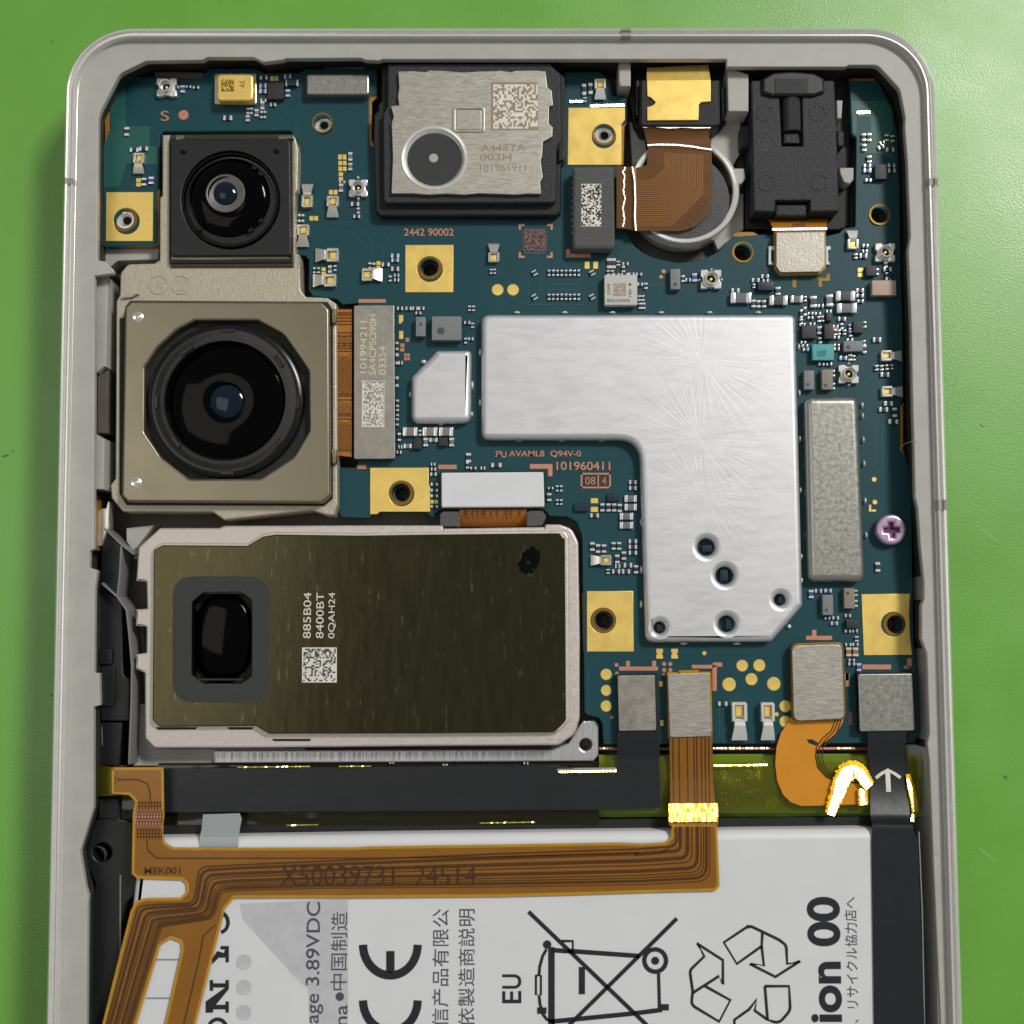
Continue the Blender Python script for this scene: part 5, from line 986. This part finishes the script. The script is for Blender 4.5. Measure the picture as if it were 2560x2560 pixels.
# wrinkled yellow tape
KT = thing('yellow_tape', (1500, 1480), 0.40, 'transparent yellow tape, creased and glaring, along the top end of the battery', 'tape')
def sheet(name, x0, y0, x1, y1, z, nx, ny, amp, m, parent, seed=0, zf=None):
    from mathutils import noise
    bm = bmesh.new(); c = P((x0, y0), z); G = []
    for j in range(ny+1):
        r = []
        for i in range(nx+1):
            p = (x0+(x1-x0)*i/nx, y0+(y1-y0)*j/ny); w_ = P(p, z)
            dz = amp*(noise.noise(Vector((w_.x*1.6+seed, w_.y*5, 0)))+0.4*noise.noise(Vector((w_.x*6, w_.y*14+seed, 1))))
            if zf: dz += zf(*p)
            r.append(bm.verts.new((w_.x-c.x, w_.y-c.y, dz)))
        G.append(r)
    for j in range(ny):
        for i in range(nx): bm.faces.new((G[j][i], G[j+1][i], G[j+1][i+1], G[j][i+1]))
    me = bpy.data.meshes.new(name); bm.to_mesh(me); bm.free(); smooth(me, 60)
    return add(name, me, c, m, parent)
def roll(x, y):                                                   # the tape dips over the edge of the strip and climbs on to the battery
    t = (y-1424)/(1572-1424)
    return 0.02*math.sin(t*6.3)
sheet('tape_sheet', 1130, 1426, 1738, 1535, 0.455, 90, 26, 0.016, 'kapton', KT, 3, roll)
sheet('tape_sheet', 186, 1444, 1130, 1556, 0.43, 90, 22, 0.016, 'kapton_thin', KT, 8)
glint('tape_fold_glare', [(1347, 1444.5), (1448, 1443)], 2.6, 0.52, 'fold_glare_film', KT, 3, 0.3, 12)  # glare on the tape creases, built as pale facets leaning to the lamp
Z1 = lambda q: rnd(vZ(q), 8, False)
for i, (a, b) in enumerate((((448, 1447.5), (585, 1446)), ((905, 1553), (1010, 1551)), ((540, 1557), (600, 1556)), ((640, 1446), (700, 1445.5)))): glint('tape_fold_glare', [a, b], 1.8, 0.52, 'fold_glare_film', KT, 3.5, 1.6, 30+i)
MT['fold_glow'] = mat('fold_glow', 'e8b400', 0.58, 0.5, var=0.1, vs=12)  # yellow halo round the tape glare, painted as wider strips beneath it
glint('tape_fold_glare', Z1([(675, 985), (712, 880), (745, 800), (775, 690), (830, 590), (890, 545), (970, 570), (1020, 650), (1055, 710)]), [20, 26, 30, 36, 34, 28, 24], 0.528, 'fold_glow', KT, 2.5, 0.25, 13)
glint('tape_fold_glare', Z1([(985, 740), (1000, 900)]), [16, 20], 0.524, 'fold_glow', KT, 2.5, 0.25, 14)
glint('tape_fold_glare', Z1([(1430, 600), (1460, 740), (1485, 850), (1498, 965)]), [8, 14, 15, 12], 0.524, 'fold_glow', KT, 2.5, 0.25, 15)
glint('tape_fold_glare', Z1([(685, 995), (725, 870), (760, 800), (790, 690), (840, 600), (900, 570), (960, 590), (1005, 660), (1055, 725)]), [14, 15, 20, 24, 22, 18, 15], 0.535, 'fold_glare_film', KT, 1.6, 0.10, 3)
glint('tape_fold_glare', Z1([(985, 740), (990, 830), (1003, 895)]), [8, 7, 11], 0.53, 'fold_glare_film', KT, 2.5, 0.2, 4)
glint('tape_fold_glare', Z1([(1428, 650), (1455, 740), (1483, 850), (1495, 965)]), [5, 8, 9, 7], 0.53, 'fold_glare_film', KT, 2.5, 0.2, 5)
glint('tape_fold_glare', Z1([(1490, 985), (1468, 1055)]), [7, 10], 0.53, 'fold_glare_film', KT, 2.5, 0.2, 6)
# black ribbons
BF = thing('black_flex', (780, 1490), 0.42, 'wide flat black ribbon running left from its grey connector plate along the battery edge', 'flex cable')
plate('ribbon', [(306, 1450), (1048, 1444.5, 2), (1164, 1461, 4), (1165, 1425), (1244.5, 1425), (1246, 1524, 3), (1140, 1528), (306, 1533)], 0.50, 0.014, 'black_flex', BF, bev=0.003)
ribbon('neck', [((1165.4, 1345), (1244.5, 1345), ZB+0.075), ((1165.4, 1392), (1244.5, 1392), ZB+0.072), ((1165.2, 1410), (1244.5, 1410), ZB+0.055), ((1165, 1430), (1244.5, 1430), 0.502)], 0.014, 'black_flex', BF)
plate('connector', vI([(92, 935), (306, 930), (312, 1245), (98, 1248)]), ZB+0.07, 0.065, 'matte_black', BF)
plate('stiffener', vI([(95, 942, 10), (294, 940, 10), (302, 1236, 10), (102, 1240, 10)]), ZB+0.095, 0.022, 'plate_steel', BF, bev=0.004)
ribbon('shiny_edge', [((1050, 1449), (1163, 1448), 0.497), ((1052, 1455), (1163, 1454), 0.508)], 0.004, 'pale_film', BF); glint('crease_glint', [(1054, 1456.5), (1163, 1454.5)], 2.8, 0.514, 'fold_glare_film', BF)
AF = thing('black_flex', vZ(1250, 500), 0.42, 'upright black ribbon with a white arrow at the right side of the battery', 'flex cable')
ribbon('ribbon', [(vZ(1020, 100), vZ(1440, 100), ZB+0.075), (vZ(1035, 190), vZ(1420, 190), ZB+0.075), (vZ(1040, 260), vZ(1410, 260), ZB+0.07), (vZ(1042, 420), vZ(1408, 420), 0.505), (vZ(1055, 460), vZ(1415, 460), 0.50), (vZ(1066, 980), vZ(1445, 980), 0.52), (vZ(1075, 1050), vZ(1452, 1040), 0.56), (vZ(1085, 1090), vZ(1475, 1090), 0.612), (vZ(1092, 1130), vZ(1480, 1130), 0.618), (vZ(1085, 1160), vZ(1490, 1160), 0.616), (vL(1458, 520), vL(1705, 520), 0.615), (vL(1472, 1503), vL(1742, 1503), 0.615), (vL(1500, 3300), vL(1800, 3300), 0.615)], 0.014, 'black_flex', AF)
plate('connector', vI([(1380, 928), (1692, 925), (1700, 1248), (1392, 1250)]), ZB+0.07, 0.065, 'matte_black', AF)
plate('stiffener', vI([(1386, 935, 12), (1676, 932, 12), (1690, 1238, 12), (1395, 1242, 12)]), ZB+0.10, 0.025, 'worn_tin', AF, bev=0.006)
lines('arrow', [vZ([(1232, 560), (1245, 812)])], 46*.1953, 0.512, 'white_print', AF); lines('arrow', [vZ([(1120, 638), (1165, 600), (1235, 560), (1300, 595), (1358, 635)])], 30*.1953, 0.5125, 'white_print', AF)
lines('film_edge', [vL([(1712, 470), (1730, 900), (1742, 1503)])], 2, 0.612, 'pale_film', AF)

# amber ribbon of the next connector, with brown tracks
OF = thing('orange_flex', vZ(400, 500), 0.46, 'hook-shaped orange ribbon ending in a rounded metal plate', 'flex cable')
plate('ribbon', vZ([(330, -40), (318, 20), (270, 110), (205, 195, 40), (160, 340, 40), (148, 500, 60), (165, 660, 60), (225, 800, 60), (300, 872, 40), (400, 908, 40), (700, 900), (1050, 888), (1050, 700), (900, 690), (760, 680, 40), (640, 640, 40), (548, 540, 40), (530, 430, 40), (560, 340, 40), (640, 280, 40), (740, 205, 30), (800, 100, 30), (830, -40)]), 0.497, 0.012, 'hook_flex', OF)
lines('track', [rnd(vZ(q), 10, False) for q in ([(735, 60), (690, 180), (600, 260), (545, 340), (538, 440), (570, 540), (640, 620), (740, 670)], [(765, 60), (715, 190), (630, 270), (575, 345), (565, 440), (600, 540), (660, 610), (750, 650)], [(790, 60), (740, 205), (655, 285), (605, 350), (595, 440), (630, 540), (690, 600), (760, 630)])], 2.2, 0.500, 'flex_trace', OF)
plate('ink_mark', vZ([(450, 265, 4), (500, 262, 10), (570, 300, 8), (540, 325, 8), (470, 300, 8)]), 0.4985, 0.003, 'ink', OF)
plate('connector_border', vI([(1022, 770, 40), (1308, 762, 40), (1322, 1180, 40), (1032, 1190, 40)]), ZB+0.075, 0.07, 'dark_gold', OF, bev=0.006)
plate('stiffener', vI([(1030, 782, 36), (1298, 774, 36), (1312, 1174, 36), (1042, 1186, 36)]), ZB+0.10, 0.025, 'brushed_steel', OF, bev=0.004)

# long main ribbon
MF = thing('main_flex', (800, 1650), 0.61, 'long brown ribbon crossing the battery from its upright connector to the lower left corner', 'flex cable')
zf = 0.622
mp = vJ([(440, 150), (738, 148, 6), (742, 420), (735, 545, 10), (748, 600, 20), (800, 632, 20), (1200, 634), (1900, 632)]) + vK([(300, 626), (1100, 615), (1800, 603)]) + vL([(215, 541), (355, 535, 14), (388, 500, 14), (388, 440), (622, 440), (634, 760, 10), (615, 782, 10), (250, 790)]) + vK([(1500, 904), (1100, 914), (500, 919)]) + vJ([(1932, 921), (1170, 922, 20), (1110, 990, 20), (905, 1800), (700, 2600), (500, 2600), (760, 1690), (862, 1240), (855, 1190, 20), (790, 1165, 20), (720, 1210, 20), (590, 1640), (300, 2600), (100, 2600), (385, 1690), (555, 1010), (585, 955, 20), (640, 938, 10), (850, 936, 16), (893, 895, 16), (890, 840, 12), (860, 812, 8), (590, 805, 6), (562, 780, 6), (568, 420), (585, 345, 20), (540, 300, 16), (440, 295)])
plate('ribbon', mp, zf, 0.010, 'main_flex', MF)
lines('border', [[(q[0], q[1]) for q in rnd(mp)]+[mp[0][:2]]], 5.0, zf+0.0008, 'flex_edge', MF)
zt2 = zf+0.0025
def main_track(u):
    a = [(405+195*u, 442), (405+195*u, 545+200*u, 30+50*u), (200, 560+205*u)]
    b = [(0, 705+175*u)]
    c_ = [(1170, 728+165*u), (960+140*u, 740+165*u, 60), (925+130*u, 960+100*u, 60), (720, 965+150*u), (590+150*u, 975+150*u, 60), (400+160*u, 1690), (140+150*u, 2600)]
    return rnd(vL(a)+[vK(1100, 658+215*u)]+vK(b)+vJ(c_), 0, False)
for u0, wd, mm in ((0.02, 3.0, 'flex_trace'), (0.14, 5.5, 'flex_trace'), (0.25, 1.6, 'flex_trace_light'), (0.33, 6.5, 'flex_trace'), (0.45, 2.2, 'flex_trace'), (0.52, 1.4, 'flex_trace_light'), (0.60, 6.0, 'flex_trace'), (0.71, 2.0, 'flex_trace'), (0.78, 2.0, 'flex_trace'), (0.86, 5.0, 'flex_trace'), (0.95, 1.6, 'flex_trace')):
    lines('track', [main_track(u0)], wd, zt2, mm, MF)
lines('track', [rnd(vJ([(470, 215), (590, 215, 20), (650, 240, 20), (665, 300, 10), (665, 345)]), 8, False), rnd(vJ([(645, 570), (650, 640, 20), (700, 688, 20), (760, 690), (1932, 690)])+vK([(1000, 682), (1932, 655)])+vL([(180, 600), (330, 585, 14), (420, 520, 14), (425, 442)]), 8, False), rnd(vJ([(1060, 1090), (985, 1160, 20), (960, 1300), (868, 1690), (640, 2600)]), 8, False)], 2.4, zt2, 'flex_trace', MF)
lines('track', [vJ([(450, 200), (480, 215), (455, 240), (450, 200)])], 1.2, zt2, 'flex_trace', MF)
hl = []
for i in range(9):
    hl += [vJ([(585+18*i, 395), (600+18*i, 495)]), vJ([(600+18*i, 395), (580+18*i, 495)])]
plate('shield_mesh', vJ([(572, 398), (735, 398), (735, 497), (572, 497)]), zf+0.003, 0.004, 'copper', MF)
lines('hatch', hl+[vJ([(575, y), (735, y)]) for y in (410, 430, 450, 470, 490)], 1.1, zf+0.005, 'flex_trace', MF)
lines('hatch', [vJ([(600+18*i, 345), (600+18*i, 390)]) for i in range(8)]+[vJ([(590+18*i, 505), (590+18*i, 575)]) for i in range(9)]+[vJ([(585, y), (735, y)]) for y in (355, 375, 520, 540, 560)], 1.4, zf+0.004, 'flex_trace', MF)
text('MEK001', vJ(738, 765), 220*.3125, 42*.3125, zt2+0.001, 'flex_trace', MF, bold=0.02)
text('X50039731  24514', vJ(1452+590, 795), 1180*.3125, 118*.3125, zt2+0.002, 'flex_print', MF, bold=-0.004)
# its climb from the battery to the connector
ribbon('step', [(vL(388, 445), vL(622, 442), zf), (vL(374, 437), vL(634, 430), zf-0.002), (vL(368, 425), vL(634, 420), zf-0.008), (vL(368, 325), vL(628, 322), zf-0.008-0.40*0.150), (vL(378, 312), vL(617, 310), 0.55), (vI(376, 1500), vI(606, 1500), 0.51), (vI(374, 1380), vI(604, 1380), 0.515), (vI(374, 1330), vI(603, 1330), ZB+0.075), (vI(372, 1240), vI(602, 1240), ZB+0.08)], 0.012, 'main_flex', MF)
for j in range(4): glint('bend_glare', [vL(370, 333+24*j), vL(632, 331+24*j)], 8.6, zf-0.008-0.06*(3-j)/3+0.012, 'flex_glare', MF, 3.2, 0.45, 60+j)  # glare on the bend put into bright colour and tilted facets
rg = random.Random(4)
lines('track', [[vI(x, 1275), vI(x, 1328), vI(x, 1380), vI(x+2, 1500), vL(x+4, 311)] for x in (392, 425, 470, 505, 520, 545, 565, 585)], 2.0, [ZB+0.082, ZB+0.078, 0.5185, 0.5135, 0.5535], 'flex_trace', MF)
plate('connector_border', vI([(360, 925), (596, 922), (604, 1280), (368, 1282)]), ZB+0.07, 0.065, 'flex_edge', MF)
plate('stiffener', vI([(364, 932, 10), (586, 928, 10), (598, 1268, 10), (376, 1274, 10)]), ZB+0.097, 0.024, 'brushed_steel', MF, bev=0.004)
plate('film_tab', vI([(420, 915), (535, 912), (520, 930), (430, 932)]), ZB+0.09, 0.02, 'flex_edge', MF, bev=0.004)
PF = thing('clear_film', (425, 1562), 0.52, 'small clear plastic pull tab by the top left of the battery', 'film tab')
ribbon('film', [(vJ(985, 425), vJ(1205, 418), 0.51), (vJ(980, 470), vJ(1218, 450), 0.53), (vJ(975, 520), vJ(1205, 520), 0.58), (vJ(965, 560), vJ(1200, 560), 0.606), (vJ(960, 628), vJ(1195, 628), 0.606)], 0.004, 'clear_film', PF)

# ------------------------------------------------------------------ black plastic carriers along the left side
SK = thing('side_key_carrier', vG(450, 900), 0.25, 'black plastic side key carrier between the left rail and the long camera', 'key carrier')
plate('carrier_block', vY([(190, 600), (250, 690, 10), (330, 740), (350, 760), (350, 1150), (355, 1260), (400, 1290), (395, 1580), (200, 1580), (175, 1240), (170, 800)]), 0.46, 0.2, 'satin_black', SK, bev=0.012)
plate('carrier_block', vY([(190, 1085), (275, 1085), (275, 1190), (185, 1190)]), 0.50, 0.1, 'satin_black', SK, bev=0.01); plate('carrier_block', vY([(200, 1200), (300, 1200), (290, 1480), (200, 1480)]), 0.48, 0.1, 'matte_black', SK, bev=0.01)
plate('carrier_block', vY([(190, 1590), (345, 1590), (330, 1890), (170, 1890)]), 0.44, 0.18, 'satin_black', SK, bev=0.012)
ribbon('flap', [(vY(205, 250), vY(205, 640), 0.50), (vY(240, 280), vY(250, 672), 0.53), (vY(335, 372), vY(310, 722), 0.55)], 0.012, 'black_flex', SK)
def wall(name, path, z0, z1, wd, m, parent):
    pts = rnd(path, 6, False); k = wd/2
    out = []; back = []
    for i, p in enumerate(pts):
        a = Vector(pts[max(i-1, 0)]); b = Vector(pts[min(i+1, len(pts)-1)]); d = (b-a).normalized(); n_ = Vector((-d.y, d.x))*k
        out.append((p[0]+n_.x, p[1]+n_.y)); back.append((p[0]-n_.x, p[1]-n_.y))
    return plate(name, out+back[::-1], z1, z1-z0, m, parent, bev=0.004)
wall('standing_strip', vY([(222, 250), (335, 360), (425, 430)]), 0.30, 0.56, 3.0, 'grey_plastic', SK); wall('standing_strip', vY([(338, 372), (328, 560), (312, 718)]), 0.30, 0.56, 3.2, 'grey_plastic', SK)
wall('standing_strip', vY([(205, 630), (310, 722), (375, 815), (395, 1000), (412, 1200), (408, 1450), (392, 1880)]), 0.28, 0.57, 3.6, 'grey_plastic', SK)
plate('metal_clip', vY([(178, 140), (205, 115), (235, 110), (245, 62, 4), (258, 70, 4), (255, 240), (200, 370), (172, 375)]), 0.55, 0.12, 'nickel', SK, bev=0.008)
lines('edge_wear', [vY([(178, 1600), (185, 1750), (180, 1850)]), vY([(205, 1620), (210, 1750)])], 1.5, 0.443, 'grey_plastic', SK)
plate('gold_strip', vY([(158, 60), (175, 55), (165, 400), (150, 405)]), 0.60, 0.1, 'board_edge', SK)
LB = thing('antenna_carrier', vJ(420, 900), 0.25, 'long black plastic carrier with a screw hole at the lower left edge of the phone', 'plastic carrier')
plate('carrier_body', vJ([(345, 330), (480, 330), (482, 455), (560, 470), (566, 780), (600, 850), (620, 870), (520, 960), (490, 1100), (470, 2500), (250, 2500), (285, 1690), (290, 1100), (320, 900), (335, 850, 20), (288, 740, 20), (278, 640, 30), (310, 520, 30), (345, 450, 10)]), 0.47, 0.22, 'satin_black', LB, bev=0.015, seg=2, holes=[vJ(375, 655)+(56*.3125,)])
plate('raised_bar', vJ([(355, 330), (470, 330), (470, 450), (355, 450)]), 0.50, 0.05, 'matte_black', LB, bev=0.01)
kl = cmpp(vJ(375, 655), .47)*.3125
lathe('brass_insert', vJ(375, 655), [(0, 0.30), (40*kl, 0.31), (54*kl, 0.40), (57*kl, 0.47)], 'recess_grey', LB, n=28)
lines('mould_line', [vJ([(485, 790), (482, 1690)])], 2.5, 0.4725, 'grey_plastic', LB)
TP = thing('amber_tape', vJ(390, 220), 0.48, 'small olive-brown tape patch at the upper left end of the long brown ribbon', 'tape')
ribbon('tape_patch', [(vJ(340, 125), vJ(340, 318), 0.50), (vJ(430, 140), vJ(430, 312), 0.612), (vJ(500, 142), vJ(500, 300), 0.6155)], 0.004, 'kapton', TP)
# one stray fibre
def hair(pts, z, r, m):
    cu = bpy.data.curves.new('fibre', 'CURVE'); cu.dimensions = '3D'; cu.bevel_depth = r; cu.bevel_resolution = 1; sp = cu.splines.new('POLY'); sp.points.add(len(pts)-1)
    c = P(pts[0], z[0])
    for q, p, zz_ in zip(sp.points, pts, z): q.co = tuple(P(p, zz_)-c)+(1,)
    o = bpy.data.objects.new('fibre', cu); me = bpy.data.meshes.new_from_object(o); bpy.data.objects.remove(o); bpy.data.curves.remove(cu); me.materials.clear()
    return add('fibre', me, c, m, None, 'fine pale fibre lying over the right inner edge of the frame', 'fibre')
hair(vT([(1555, 660), (1575, 620), (1620, 590), (1680, 565), (1750, 552), (1815, 545)]), (0.47, 0.50, 0.58, 0.66, 0.71, 0.715), 0.0018, 'etch_light')
